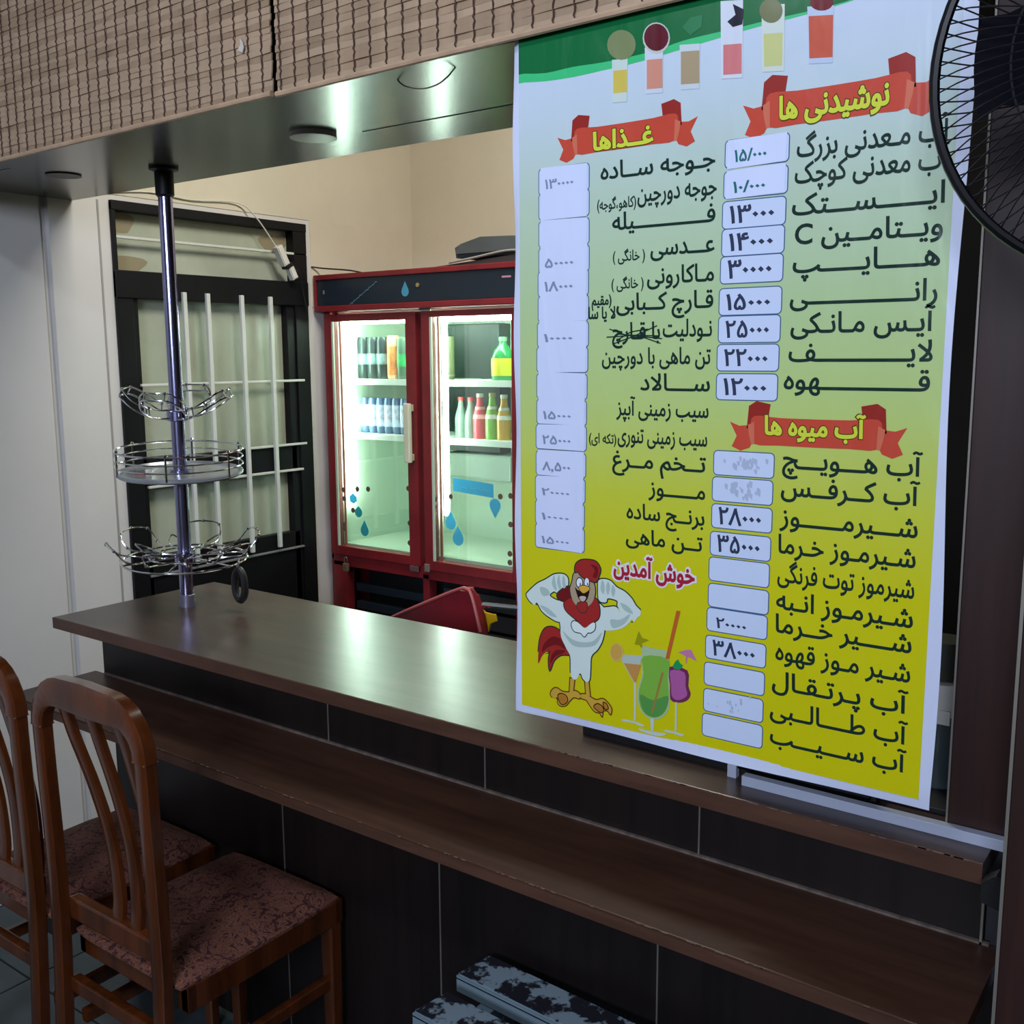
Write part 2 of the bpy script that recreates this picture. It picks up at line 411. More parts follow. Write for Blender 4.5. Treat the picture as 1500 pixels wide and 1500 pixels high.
# upstand: upright panels between shelf and top, aluminium joint lines
xs = [-2.288, -1.489, -1.086, -.663, -.250]
for a, c in zip(xs[:-1], xs[1:]):
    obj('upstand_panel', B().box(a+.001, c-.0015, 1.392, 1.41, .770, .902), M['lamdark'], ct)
for x in xs[1:-1]:
    obj('joint_strip', B().box(x-.0016, x+.0008, 1.3905, 1.395, .770, .902), M['joint'], ct)
b = B().box(-2.28, -.24, 1.386, 1.3925, .770, .7735)
obj('dusty_joint', b, mat('dusty_sealant', rgb(96, 84, 78), .8, var=.4, vscale=(30, 5, 5)), ct)
xs = [-2.25, -1.640, -1.199, -.732, -.2]
for a, c in zip(xs[:-1], xs[1:]):
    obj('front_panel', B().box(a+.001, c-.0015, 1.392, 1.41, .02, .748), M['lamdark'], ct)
for x in xs[1:-1]:
    obj('joint_strip', B().box(x-.0016, x+.0012, 1.3905, 1.395, .02, .748), M['joint'], ct)
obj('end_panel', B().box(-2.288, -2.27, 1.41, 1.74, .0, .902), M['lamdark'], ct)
obj('end_trim', B().box(-.252, -.249, 1.386, 1.392, .77, .902), M['joint'], ct)
obj('end_post', B().box(-.248, -.197, 1.40, 1.42, .0, .90), mat('grey_post', rgb(60, 60, 66), .4), ct)

# ---- chrome pole with wire tiers
PX, PY = -2.145, 1.544
pl = thing('chrome_rack_pole', (PX, PY, .93), 'steel pole from counter to bulkhead carrying three chrome wire tiers', 'rack')
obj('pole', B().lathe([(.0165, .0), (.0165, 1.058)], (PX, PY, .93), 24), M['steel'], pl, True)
obj('foot_sleeve', B().lathe([(.0, .0), (.020, .0), (.020, .004), (.0185, .03), (.0165, .032)], (PX, PY, .93), 24), mat('worn_sleeve', rgb(120, 116, 132), .4, metal=.5), pl, True)
obj('ceiling_flange', B().lathe([(.0, 1.058), (.034, 1.058), (.034, 1.052), (.022, 1.048), (.0215, .995), (.0168, .99)], (PX, PY, .93), 24), M['black'], pl, True)
SAG = .055      # the tiers hang a little low towards the room
def pol(r, a, z):
    x, y = r*math.cos(math.radians(a)), r*math.sin(math.radians(a))
    return (PX+x, PY+y, z-SAG*(.812*x-.584*y))
def ring(b, r, z, wr=.0022, n=48): b.tube([pol(r, 360*k/n, z) for k in range(n)], wr, 6, closed=True)
def beads(b, pts, r=.0045):
    for p in pts: b.lathe([(.0, -r), (r*.7, -r*.7), (r, 0), (r*.7, r*.7), (0, r)], p, 8)
for z in (1.405, 1.262, 1.055):
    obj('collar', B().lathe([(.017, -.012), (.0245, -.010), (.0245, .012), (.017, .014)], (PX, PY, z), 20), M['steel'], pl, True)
# top tier: petals of double wire
for a in (0, 90, 180, 270):
    a += 32
    b = B()
    def petal(z0, z1, R, wid): return [pol(.020, a, z0), pol(.058, a-wid*1.3, z0+.004), pol(.10, a-wid, z0+(z1-z0)*.5), pol(R, a-wid*.5, z1), pol(R+.006, a, z1+.003), pol(R, a+wid*.5, z1), pol(.10, a+wid, z0+(z1-z0)*.5), pol(.058, a+wid*1.3, z0+.004)]
    A_ = catmull(petal(1.400, 1.452, .130, 30), True, 6); C_ = catmull(petal(1.420, 1.468, .122, 32), True, 6)
    b.tube(A_, .0022, 6, True); b.tube(C_, .0020, 6, True)
    idx = (8, 20, 28, 40)
    for k in idx: b.tube([A_[k], C_[k]], .0018, 5)
    beads(b, [C_[k] for k in idx])
    obj('wire_petal', b, M['chrome'], pl, True)
# middle tier: round basket with a solid tray
b = B().lathe([(.02, 0), (.145, 0), (.150, .004), (.150, .010), (.145, .012), (.14, .006), (.02, .006)], (PX, PY, 1.262), 48)
for v in b.bm.verts: v.co.z -= SAG*(.812*(v.co.x-PX)-.584*(v.co.y-PY))
t = obj('round_basket', b, mat('clouded_tray', rgb(150, 156, 160), .25, metal=.4), pl, True)
for z in (1.288, 1.306, 1.325):
    b = B(); ring(b, .150, z, .0020 if z < 1.32 else .0026); obj('rail_ring', b, M['chrome'], t, True)
for k in range(6):
    b = B(); b.tube([pol(.150, k*60+12, 1.268), pol(.150, k*60+12, 1.327)], .0025, 6)
    beads(b, [pol(.150, k*60+12, 1.329)])
    obj('rail_post', b, M['chrome'], t, True)
# bottom tier: cradle wires
b = B(); ring(b, .150, 1.052, .0028); t = obj('cup_cradle', b, M['chrome'], pl, True)
b = B(); ring(b, .085, 1.060, .0022); obj('base_ring', b, M['chrome'], t, True)
for k in range(6):
    a = k*60+8; b = B()
    b.tube([pol(.02, a, 1.058), pol(.150, a, 1.052)], .0024, 6)
    lp = [pol(.075, a-4, 1.060), pol(.115, a-18, 1.062), pol(.155, a-18, 1.070), pol(.180, a-14, 1.100), pol(.184, a, 1.108), pol(.180, a+14, 1.100), pol(.155, a+18, 1.070), pol(.115, a+18, 1.062), pol(.075, a+4, 1.060)]
    q = catmull(lp, False, 6); b.tube(q, .0023, 6)
    lp = [pol(.06, a+26, 1.066), pol(.095, a+20, 1.074), pol(.12, a+30, 1.088), pol(.095, a+40, 1.074), pol(.06, a+34, 1.066)]
    b.tube(catmull(lp, True, 5), .002, 6, True)
    beads(b, [q[12], q[18], q[24], q[30], q[36]], .0042)
    obj('cradle_wire', b, M['chrome'], t, True)
# small red and white packet in the round basket
b = B().box(-2.20, -2.17, 1.455, 1.480, 1.2625, 1.270, .003)
o = tag(obj('sachet', b, mat('pink_packet', rgb(206, 96, 100), .4)), 'small pink sachet lying in the round wire basket', 'packet')
o = tag(obj('paper_scrap', B().box(-2.160, -2.148, 1.455, 1.467, 1.262, 1.282, .003), M['whitepl']), 'tiny white cap standing beside the pink sachet', 'cap')
# black strap hanging from the lowest tier
hs = thing('key_strap', (-1.987, 1.615, 1.0), 'black looped strap hooked on the right of the lowest wire tier', 'strap')
hx, hy = -1.995, 1.588; K = .014
obj('hook', B().tube(catmull([(hx, hy, 1.062), (hx+.004, hy-.004, 1.048), (hx-.006, hy, 1.036), (hx+.004, hy, 1.028)], False), .0026, 6), M['chrome'], hs, True)
obj('strap_loop', B().tube(catmull([(hx, hy, 1.034), (hx-.015, hy, 1.016), (hx-.016, hy, .978), (hx+.002, hy, .958), (hx+.018, hy, .978), (hx+.016, hy, 1.016)], True, 6), .009, 8, True), M['blackmatt'], hs, True)

# ---- display case at the right end of the counter
c = thing('display_case', (-.42, 1.5, .93), 'low dark glass case with a white aluminium rail behind the banner foot', 'case')
obj('bottom_rail', B().box(-.572, -.222, 1.335, 1.350, .930, .945, .001), M['aluw'], c)
obj('corner_post', B().box(-.602, -.588, 1.352, 1.364, .930, 1.30, .001), M['aluw'], c)
obj('case_base', B().box(-.868, -.392, 1.374, 1.72, .930, .952, .001).box(-.40, -.298, 1.40, 1.72, .930, .938, .001), M['blackmatt'], c)
obj('case_glass', B().box(-.598, -.395, 1.356, 1.361, .945, 1.30), M['glassdark'], c)
# white topped jar at the gap
j = thing('tall_jar', (-.345, 1.50, .938), 'tall grey jar with a white collar in the gap beside the pillar', 'jar')
obj('jar_body', B().lathe([(.0, 0), (.034, 0), (.036, .01), (.034, .105), (.0, .105)], (-.345, 1.50, .938), 24), mat('grey_jar', rgb(70, 82, 84), .25), j, True)
obj('collar', B().lathe([(.0, .105), (.036, .105), (.038, .11), (.037, .152), (.0, .155)], (-.345, 1.50, .938), 24), M['whitepl'], j, True)
obj('jar_neck', B().lathe([(.0, .155), (.03, .155), (.031, .21), (.0, .212)], (-.345, 1.50, .938), 24), mat('dull_green_neck', rgb(52, 56, 46), .4), j, True)
obj('paper_tag', B().box(-.345, -.322, 1.461, 1.463, 1.035, 1.055), M['whitepl'], j)

# ================================================================== FRIDGE
FX0, FX1, FY = -2.785, -1.86, 2.62
f = thing('display_fridge', (-2.32, 2.85, 0), 'red two door drinks fridge with glass doors and a dark header panel', 'fridge')
b = B()
b.box(FX0, FX0+.03, FY+.03, 3.12, .05, 1.83); b.box(FX1-.03, FX1, FY+.03, 3.12, .05, 1.83)
b.box(FX0, FX1, FY+.03, 3.12, 1.70, 1.83); b.box(FX0, FX1, 3.09, 3.12, .05, 1.7); b.box(FX0, FX1, FY+.03, 3.12, .80, .845)
obj('cabinet_shell', b, M['red'], f)
h = obj('header_panel', B().box(FX0+.012, FX1-.01, FY-.012, FY+.03, 1.722, 1.812, .002), M['navy'], f)
obj('header_trim', B().box(FX0, FX1, FY-.018, FY+.03, 1.812, 1.83, .003), M['red'], h)
obj('header_trim', B().box(FX0, FX1, FY-.018, FY+.03, 1.702, 1.722, .003), M['red'], h)
obj('header_trim', B().box(FX0, FX0+.012, FY-.018, FY+.03, 1.722, 1.812, .001), M['red'], h)
def film(name, col):
    m = mat(name, col, .4); nt = m.node_tree; L = nt.links.new
    t = nt.nodes.new('ShaderNodeBsdfTranslucent'); t.inputs[0].default_value = col
    x = nt.nodes.new('ShaderNodeMixShader'); x.inputs[0].default_value = .6
    L(nt.nodes['Principled BSDF'].outputs[0], x.inputs[1]); L(t.outputs[0], x.inputs[2]); L(x.outputs[0], nt.nodes['Material Output'].inputs[0])
    return m
BLUE = film('drop_sticker_blue', rgb(110, 200, 228)); BLUE2 = film('drop_sticker_teal', rgb(76, 176, 190))
def drop(cx, cz, r, y, m, par, flip=1, L=2.1, name='drop_sticker'):
    pl = [(cx+r*math.sin(math.radians(a)), cz-flip*r*math.cos(math.radians(a))) for a in range(-120, 121, 20)]+[(cx, cz+flip*r*L)]
    return obj(name, B().prism(pl, 'Y', y-.0006, y), m, par)
drop(-2.352, 1.757, .016, FY-.0125, BLUE, h)
obj('lock_badge', B().lathe([(.0, 0), (.007, 0), (.007, .003), (.0, .003)], (-2.295, FY-.016, 1.776), 14, 'Y'), mat('brass', rgb(190, 170, 110), .3, metal=.7), h)
obj('pale_badge', B().box(-2.742, -2.735, FY-.0135, FY-.012, 1.763, 1.776), mat('badge_grey', rgb(120, 112, 118), .4), h)
obj('pink_streak', B().box(-1.95, -1.915, FY-.0135, FY-.012, 1.783, 1.789), mat('streak_pink', rgb(170, 120, 140), .4), h)  # short pink mark on the header
# interior
DI = FY+.055
obj('liner', B().box(FX0+.03, FX0+.045, DI, 3.09, .845, 1.70).box(FX1-.045, FX1-.03, DI, 3.09, .845, 1.70).box(FX0+.03, FX1-.03, DI, 3.09, 1.685, 1.70).box(FX0+.03, FX1-.03, 3.07, 3.09, .845, 1.70).box(FX0+.03, FX1-.03, DI, 3.09, .845, .858), M['liner'], f)
obj('middle_mullion', B().box(-2.335, -2.285, DI-.02, DI+.03, .845, 1.70), M['liner'], f)
obj('evaporator_panel', B().box(at(646, 500, 3.0).x, at(731, 500, 3.0).x, 3.0, 3.07, 1.19, 1.66, .004), M['linerdark'], f)
obj('evaporator_lip', B().box(at(646, 500, 2.98).x, at(747, 500, 2.98).x, 2.98, 3.07, 1.09, 1.185, .01), mat('frosted_lip', rgb(150, 168, 156), .4), f)
TUBE = mat('fluorescent_tube', (.84, 1, .88, 1), .5, emit=44)
for x, y in ((-2.715, 2.70), (-2.262, 2.70)):
    obj('light_tube', B().lathe([(.0, 0), (.010, 0), (.010, .66), (.0, .66)], (x, y, 1.0), 12), TUBE, f, True)
obj('light_tube', B().lathe([(.0, 0), (.010, 0), (.010, .78), (.0, .78)], (-2.71, 2.71, 1.668), 12, 'X'), TUBE, f, True)
shelfm = mat('white_wire_shelf', rgb(214, 226, 218), .4)
for x0, x1, z in ((-2.735, -2.34, 1.462), (-2.735, -2.34, 1.263), (-2.28, -1.90, 1.462), (-2.28, -1.90, 1.263)):
    obj('shelf', B().box(x0, x1, 2.735, 3.06, z-.006, z, .001).box(x0, x1, 2.728, 2.736, z-.020, z+.002, .001), shelfm, f)
# doors
def door(x0, x1, z0, z1, gx0, gx1, gz0, gz1, ang, spots, name='glass_door'):
    y0, y1 = FY, FY+.035
    b = B()
    b.box(x0, gx0, y0, y1, z0, z1, .002); b.box(gx1, x1, y0, y1, z0, z1, .002)
    b.box(gx0, gx1, y0, y1, z0, gz0, .002); b.box(gx0, gx1, y0, y1, gz1, z1, .002)
    o = obj(name, b, M['red'], f)
    obj('glazing_bead', B().box(gx0, gx0+.008, y0+.002, y0+.008, gz0, gz1), M['liner'], o)
    obj('gasket', B().box(gx0+.008, gx0+.016, y1-.004, y1, gz0, gz1), M['redin'], o)
    obj('pane', B().box(gx0, gx1, y0+.012, y0+.016, gz0, gz1), M['glass'], o)
    return o
dl = door(-2.757, -2.322, .826, 1.692, -2.722, -2.368, .859, 1.667, 0, None)
dr = door(-2.297, -1.875, .818, 1.692, -2.262, -1.925, .852, 1.672, 0, None)
hnd = mat('cream_handle', rgb(206, 206, 180), .35)
hh = obj('handle', B().box(-2.349, -2.325, FY-.040, FY-.022, 1.188, 1.388, .004), hnd, dl)
obj('handle_foot', B().box(-2.352, -2.336, FY-.024, FY, 1.192, 1.215, .002), hnd, dl)
obj('handle_foot', B().box(-2.352, -2.336, FY-.024, FY, 1.36, 1.383, .002), hnd, dl)
obj('hinge', B().box(-2.365, -2.325, FY-.006, FY, .806, .826, .002), mat('dull_hinge', rgb(120, 90, 90), .4, metal=.5), dl)
obj('hinge', B().box(-2.297, -2.275, FY-.006, FY, .812, .84, .002), mat('dull_hinge2', rgb(150, 136, 126), .4, metal=.5), dr)
gy = FY+.0115
def pt(px, py): p = at(px, py, FY); return p.x, p.z
for px, py, r, fl_, m_ in ((514, 731, .0185, 1, BLUE), (522, 751, .0185, 1, BLUE2), (531, 778, .0200, 1, BLUE2)):
    x, z = pt(px, py); drop(x, z, r, gy, m_, dl, fl_, 1.9 if py > 760 else 1.2)
for px, py, r, fl_ in ((657, 767, .0225, 1), (668, 790, .0235, 1), (722, 741, .0225, -1)):
    x, z = pt(px, py); drop(x, z, r, gy, BLUE, dr, fl_, 1.9)
x0, z1 = pt(661, 710); x1, z0 = pt(720, 730)
PALE = film('pale_sticker_print', rgb(170, 206, 222))
def squiggle(x0, x1, z0, z1, y, par, n, amp, name):
    P = [(x0+(x1-x0)*k/n, y, z0+(z1-z0)*k/n+amp*math.sin(k*2.3)*(.5+.5*math.sin(k*.9))) for k in range(n+1)]
    return obj(name, B().tube(P, .0009, 4), PALE, par)
st = obj('blue_sticker_strip', B().prism([(x0, z0+.010), (x1, z0), (x1, z0+.045), (x0, z0+.055)], 'Y', gy-.0006, gy), BLUE, dr)
squiggle(x0+.02, x1-.02, (z0+z1)/2+.010, (z0+z1)/2+.004, gy-.001, st, 26, .007, 'faint_script')
hx0, hz0 = pt(517, 446); hx1, hz1 = pt(556, 412)
squiggle(hx0, hx1, hz0, hz1, FY-.013, h, 24, .004, 'faint_script')
SPOT = mat('rust_spot', rgb(96, 76, 66), .7)
for par, L_ in ((dl, ((500, 718), (501, 731), (520, 717), (536, 717), (595, 716), (597, 767), (597, 796), (501, 769), (501, 775), (514, 748))),
                (dr, ((634, 731), (633, 743), (657, 728), (730, 728), (745, 727), (745, 769), (637, 781), (636, 791), (744, 812), (744, 825)))):
    for px, py in L_:
        x, z = pt(px, py)
        obj('rust_spot', B().lathe([(.0, 0), (.0095, 0), (.0095, .0008), (.0, .0008)], (x, gy-.001, z), 14, 'Y'), SPOT, par)
# base
b = B(); b.box(FX0+.03, FX0+.095, FY+.01, FY+.05, .05, .80, .002); b.box(-2.318, -2.290, FY+.01, FY+.05, .05, .80, .002); b.box(FX1-.06, FX1, FY+.01, FY+.05, .05, .80, .002)
b.box(FX0+.03, FX1, FY+.01, FY+.05, .782, .826, .002); b.box(FX0+.03, FX1, FY+.01, FY+.05, .05, .11, .002)
bs = obj('base_frame', b, M['red'], f)
obj('motor_bay', B().box(FX0+.1, FX1-.07, FY+.12, FY+.14, .1, .79), M['blackmatt'], f)
for k in range(9):
    obj('grille_slat', B().box(FX0+.10, -2.32, FY+.052, FY+.075, .14+k*.068, .17+k*.068, .002), mat('slate_grille', rgb(30, 42, 50), .4), f)
for k in range(9):
    obj('grille_slat', B().box(-2.288, FX1-.062, FY+.085, FY+.10, .14+k*.068, .195+k*.068, .002), mat('slate_grille2', rgb(52, 58, 60), .5), f)
obj('foot', B().box(FX0+.03, FX1-.03, FY+.08, 3.1, 0, .05), M['blackmatt'], f)
pk = thing('padlock', (-2.655, FY-.015, .80), 'small brass padlock hanging at the bottom of the left fridge door', 'padlock')
obj('lock_body', B().box(-2.672, -2.650, FY-.028, FY-.014, .772, .802, .003), mat('old_brass', rgb(150, 128, 96), .35, metal=.6), pk)
obj('shackle', B().tube([(-2.668, FY-.02, .800), (-2.668, FY-.02, .818), (-2.664, FY-.02, .825), (-2.658, FY-.02, .825), (-2.654, FY-.02, .818), (-2.654, FY-.02, .800)], .0022, 6), M['chrome'], pk, True)

# drinks inside the fridge
def can(x, y, z, r, hgt, body, band, label, cat, group=None, bandz=(.3, .8)):
    t = thing('drink_can', (x, y, z), label, cat, group)
    obj('can_body', B().lathe([(.0, .003), (r*.8, 0), (r, .008), (r, hgt-.012), (r*.86, hgt), (0, hgt-.002)], (x, y, z), 20), body, t, True)
    if band: obj('can_label', B().lathe([(r+.0003, hgt*bandz[0]), (r+.0004, hgt*bandz[0]+.001), (r+.0004, hgt*bandz[1]), (r+.0003, hgt*bandz[1]+.001)], (x, y, z), 20), band, t, True)
    return t
ZT, ZM = 1.462, 1.263
dk = mat('dark_can', rgb(44, 60, 62), .3, metal=.3); dkb = mat('dark_can_print', rgb(110, 140, 138), .4, var=.5, vscale=(50, 50, 30))
names = ('first', 'second', 'third')
lab = ('dark tall can nearest the left lamp on the top fridge shelf', 'dark tall can between two others on the top left shelf', 'dark tall can touching the orange can on the top left shelf')
for i, px in enumerate((534, 548.5, 562.5)):
    p = at(px, 530, 2.79); can(p.x, 2.79, ZT, .0262, .152, dk, dkb, lab[i], 'can', 'dark tall cans on the top shelf', (.35, .6))
p = at(577, 530, 2.79); can(p.x, 2.79, ZT, .024, .156, mat('peach_can', rgb(226, 176, 140), .35), mat('orange_print', rgb(222, 130, 70), .4, var=.3, vscale=(40, 40, 40)), 'pale orange tall can beside the dark cans', 'can', None, (.1, .75))
p = at(592, 530, 2.79); can(p.x, 2.79, ZT, .026, .150, mat('green_can', rgb(70, 104, 84), .3), mat('green_print', rgb(40, 150, 84), .4, var=.4, vscale=(40, 40, 40)), 'dark green can at the right end of the top left shelf', 'can', None, (.3, .6))
p = at(646, 530, 2.79); can(p.x+.012, 2.82, ZT, .020, .150, mat('olive_can', rgb(96, 104, 74), .35), None, 'slim olive bottle behind the left edge of the right door', 'can')
bl = mat('blue_silver_can', rgb(92, 116, 150), .3, metal=.3); wl_ = mat('white_oval_print', rgb(190, 202, 222), .4, var=.35, vscale=(70, 70, 45))
six = ('leftmost in the row of blue cans on the middle shelf', 'second blue can from the left on the middle shelf', 'third blue can from the left on the middle shelf',
       'fourth blue can from the left on the middle shelf', 'fifth blue can from the left on the middle shelf', 'last blue can, half hidden by the cream door handle')
for i in range(6):
    p = at(536.5+11.6*i, 615, 2.79); can(p.x, 2.79, ZM, .0200, .130, bl, wl_, 'slim blue and silver can, '+six[i], 'can', 'slim blue cans on the middle shelf', (.2, .8))
def bottle(x, y, z, s, liq, capm, lblm, label, r=.026, hgt=.17, group=None, level=.5, lz=(.45, .72)):
    t = thing('drink_bottle', (x, y, z), label, 'bottle', group)
    prof = [(.0, 0), (r, 0), (r, hgt*.45), (r*.86, hgt*.6), (r*.52, hgt*.78), (r*.42, hgt*.93), (0, hgt*.93)]
    obj('liquid', B().lathe(prof, (x, y, z), 20), liq, t, True)
    if lblm:
        rr = lambda q: r*(1 if q < .45 else 1-(q-.45)*1.35)
        obj('bottle_label', B().lathe([(rr(lz[0])+.0006, hgt*lz[0]), (rr(.5)+.001, hgt*.5), (rr(.6)+.001, hgt*.6), (rr(lz[1])+.0006, hgt*lz[1])], (x, y, z), 20), lblm, t, True)
    obj('bottle_cap', B().lathe([(.0, 0), (r*.5, 0), (r*.5, .012), (0, .013)], (x, y, z+hgt*.93), 16), capm, t, True)
redc = mat('red_cap', rgb(196, 70, 70), .4)
clr = mat('cloudy_clear_glass', rgb(112, 134, 120), .15, var=.1, vscale=(30, 30, 30))
for i, (px, l_) in enumerate(((676, 'clear bottle with red cap, first from the left on the middle right shelf'), (690, 'clear bottle with red cap standing against the pink bottle'))):
    p = at(px, 620, 2.79); bottle(p.x, 2.79, ZM, 1, clr, redc, None, l_, .023, .138, 'red capped clear bottles')
wlab = mat('white_fruit_label', rgb(206, 210, 196), .4, var=.25, vscale=(60, 60, 60)); plab = mat('pink_label', rgb(236, 160, 160), .4, var=.2, vscale=(60, 60, 60))
wcap = mat('pale_cap', rgb(200, 205, 190), .4); ycap = mat('ochre_cap', rgb(150, 140, 70), .4)
p = at(703.5, 620, 2.79); bottle(p.x, 2.79, ZM, 1, mat('pink_drink', rgb(204, 76, 88), .25), wcap, plab, 'pink drink bottle with pale cap on the middle right shelf', .0245, .152)
p = at(721.5, 620, 2.79); bottle(p.x, 2.79, ZM, 1, mat('green_drink', rgb(118, 172, 72), .25), ycap, wlab, 'green drink bottle between the pink and amber ones', .0250, .155)
p = at(738.5, 620, 2.79); bottle(p.x, 2.79, ZM, 1, mat('amber_drink', rgb(196, 154, 58), .25), wcap, wlab, 'amber drink bottle right of the green one', .0250, .150)
t = thing('soda_bottle', at(737, 530, 2.79)*1, 'squat green bottle with a yellow label on the top right shelf', 'bottle')
p = at(737, 530, 2.79); t.location = (p.x, 2.79, ZT)
obj('bottle_body', B().lathe([(.0, 0), (.036, 0), (.039, .006), (.039, .075), (.030, .10), (.014, .118), (.012, .13), (0, .13)], (p.x, 2.79, ZT), 22), mat('green_soda', rgb(30, 140, 70), .2), t, True)
obj('bottle_label', B().lathe([(.0394, .016), (.0398, .018), (.0398, .072), (.0394, .074)], (p.x, 2.79, ZT), 22), mat('yellow_label', rgb(226, 220, 40), .4), t, True)
obj('bottle_cap', B().lathe([(.0, 0), (.014, 0), (.014, .014), (0, .015)], (p.x, 2.79, ZT+.13), 16), mat('green_cap', rgb(120, 170, 130), .4), t, True)

# on top of the fridge
b = B().prism([(-2.20, 1.862), (-2.205, 1.895), (-2.17, 1.905), (-2.10, 1.924), (-1.98, 1.918), (-1.92, 1.916), (-1.885, 1.90), (-1.885, 1.862)], 'Y', 2.68, 3.05, .012)
tag(obj('seat_cushion', b, M['greycush'], smooth=True), 'slate grey folded cushion lying on top of the red fridge', 'cushion')
b = B().prism([(-2.33, 1.832), (-2.20, 1.840), (-1.95, 1.856), (-1.90, 1.862), (-1.87, 1.862), (-1.87, 1.832)], 'Y', 2.66, 3.06)
tag(obj('cardboard_sheet', b, mat('dark_sheet', rgb(48, 42, 44), .7)), 'dark sheet under the cushion on top of the fridge', 'sheet')
o = tag(obj('paper_strip', B().tube(catmull([(-2.20, 2.655, 1.845), (-2.1, 2.655, 1.855), (-1.99, 2.655, 1.868), (-1.93, 2.655, 1.869), (-1.90, 2.655, 1.862)], False), .004, 6), mat('grey_strip', rgb(140, 140, 132), .6)), 'pale grey strip along the front of the dark sheet', 'strip')
tag(obj('fridge_cable', B().tube(catmull([(WX+.004, 2.60, 1.86), (-2.76, 2.63, 1.855), (-2.66, 2.65, 1.845), (-2.60, 2.66, 1.834)], False), .0028, 6), M['blackmatt'], smooth=True), 'black cable running from the door frame onto the fridge top', 'cable')

# dark cabinet added so that the kitchen reads dark in the gap beside the banner
k = thing('added_dark_cabinet', (-.55, 2.45, 0), 'added dark cabinet that darkens the gap beside the banner', 'cabinet')
obj('carcass', B().box(-1.15, .2, 2.42, 2.95, 0, 2.6, .003), M['blackmatt'], k)
for x in (-1.145, -.69, -.235):
    q = obj('cabinet_door', B().box(x, x+.445, 2.398, 2.418, .05, 2.57, .003), mat('near_black_door', rgb(28, 26, 26), .35), k)
    obj('handle', B().tube([(x+.4, 2.397, 1.0), (x+.4, 2.38, 1.0), (x+.4, 2.38, 1.15), (x+.4, 2.397, 1.15)], .004, 6), M['chrome'], q, True)

# red vinyl office chair behind the counter
rc = thing('office_chair', (-1.86, 2.32, 0), 'red vinyl chair with a chrome arm behind the counter', 'chair')
b = B()
prof = [at(577, 903, 2.20), at(620, 884, 2.20), at(672, 863, 2.20), at(686, 862, 2.20), at(694, 874, 2.20), at(706, 925, 2.20)]
poly = [(p.x, p.z) for p in prof]+[(-1.72, .62), (-1.76, .55), (-2.04, .50), (-2.10, .55), (-2.09, .70)]
b.prism(catmull(poly, True, 3), 'Y', 2.195, 2.225, .010)
o = obj('backrest', b, M['redvinyl'], rc, True)
obj('piping', B().tube(catmull([(p.x, 2.192, p.z) for p in prof], False), .005, 6), mat('pale_red_piping', rgb(170, 84, 84), .4), o, True)
obj('seat', B().box(-2.09, -1.70, 2.24, 2.56, .42, .49, .025), M['redvinyl'], rc, True)
obj('arm_bar', B().tube([(-1.735, 2.22, .855), (-1.60, 2.24, .858), (-1.52, 2.36, .85), (-1.52, 2.5, .70), (-1.66, 2.5, .46)], .008, 8), M['chrome'], rc, True)
obj('column', B().lathe([(.025, .08), (.025, .42)], (-1.9, 2.38, 0), 14), M['blackmatt'], rc, True)
for kk in range(5):
    a = math.radians(72*kk+10); e = (-1.9+.20*math.cos(a), 2.38+.20*math.sin(a))
    lg = obj('star_leg', B().tube([(-1.9, 2.38, .1), (e[0], e[1], .07)], [.02, .014], 8), M['blackmatt'], rc, True)
    obj('caster', B().lathe([(.0, -.012), (.027, -.012), (.027, .012), (0, .012)], (e[0], e[1], .027), 14, 'Y'), M['blackmatt'], lg, True)
# yellow folded item hanging beside it
pts = [(692, 880), (700, 890), (706, 898), (722, 900), (724, 910), (714, 913), (712, 926), (704, 926), (700, 905)]
b = B().prism([(at(x+4, y, 2.235).x, at(x+4, y, 2.235).z) for x, y in pts], 'Y', 2.232, 2.240, .002)
tag(obj('yellow_sign', b, M['yellow']), 'small yellow plastic piece sticking out beside the red chair', 'plastic piece')

# ================================================================== BAMBOO BLINDS
def blind(x0, x1, z0, label, dz, wav):
    t = thing('bamboo_blind', ((x0+x1)/2, 1.225, z0), label, 'blind', None)
    pitch = .0105; n = 36
    for k in range(n):
        z = z0+.012+k*pitch
        P = []
        m = max(3, int((x1-x0)/.09))
        for i in range(m+1):
            x = x0+(x1-x0)*i/m
            P.append((x, 1.225+.0014*math.sin(x*31+k*1.7)+(.0008 if k % 2 else 0), z+dz(x)+.0012*math.sin(x*17+k*.9)))
        obj('bamboo_slat', B().sweep(P, .0060, .0013, (0, .10, 1)), M['cane'] if random.random() < .6 else M['cane2'], t)
    P = [(x0+(x1-x0)*i/20, 1.2225, z0+.004+dz(x0+(x1-x0)*i/20)) for i in range(21)]
    obj('bottom_hem', B().tube(P, .0052, 8), M['canehem'], t, True)
    x = x0+.012; 
    while x < x1-.005:
        zz = [(x+.0012*math.sin(k*2.1), 1.2205+.0016*(k % 2), z0+.002+k*pitch*.5+dz(x)) for k in range(2*n+1)]
        obj('thread', B().tube(zz, .0012, 5), M['thread'], t)
        x += .034
    return t
b1 = blind(-2.785, -1.392, 1.970, 'bamboo roll blind left of the vertical gap, covering the bulkhead', lambda x: .009*(x+2.3)/.9 if x > -2.3 else 0, 0)
b2 = blind(-1.380, -.215, 1.976, 'bamboo roll blind right of the vertical gap, ending above the banner', lambda x: .006*(x+1.38)/.6, 0)
obj('highlight_spot', B().prism([(-1.470, 2.064), (-1.458, 2.058), (-1.454, 2.066), (-1.457, 2.076), (-1.463, 2.083), (-1.462, 2.072)], 'Y', 1.2185, 1.2205), mat('pale_highlight', rgb(196, 188, 176), .4), b1)  # pale patch painting small highlights onto the left blind

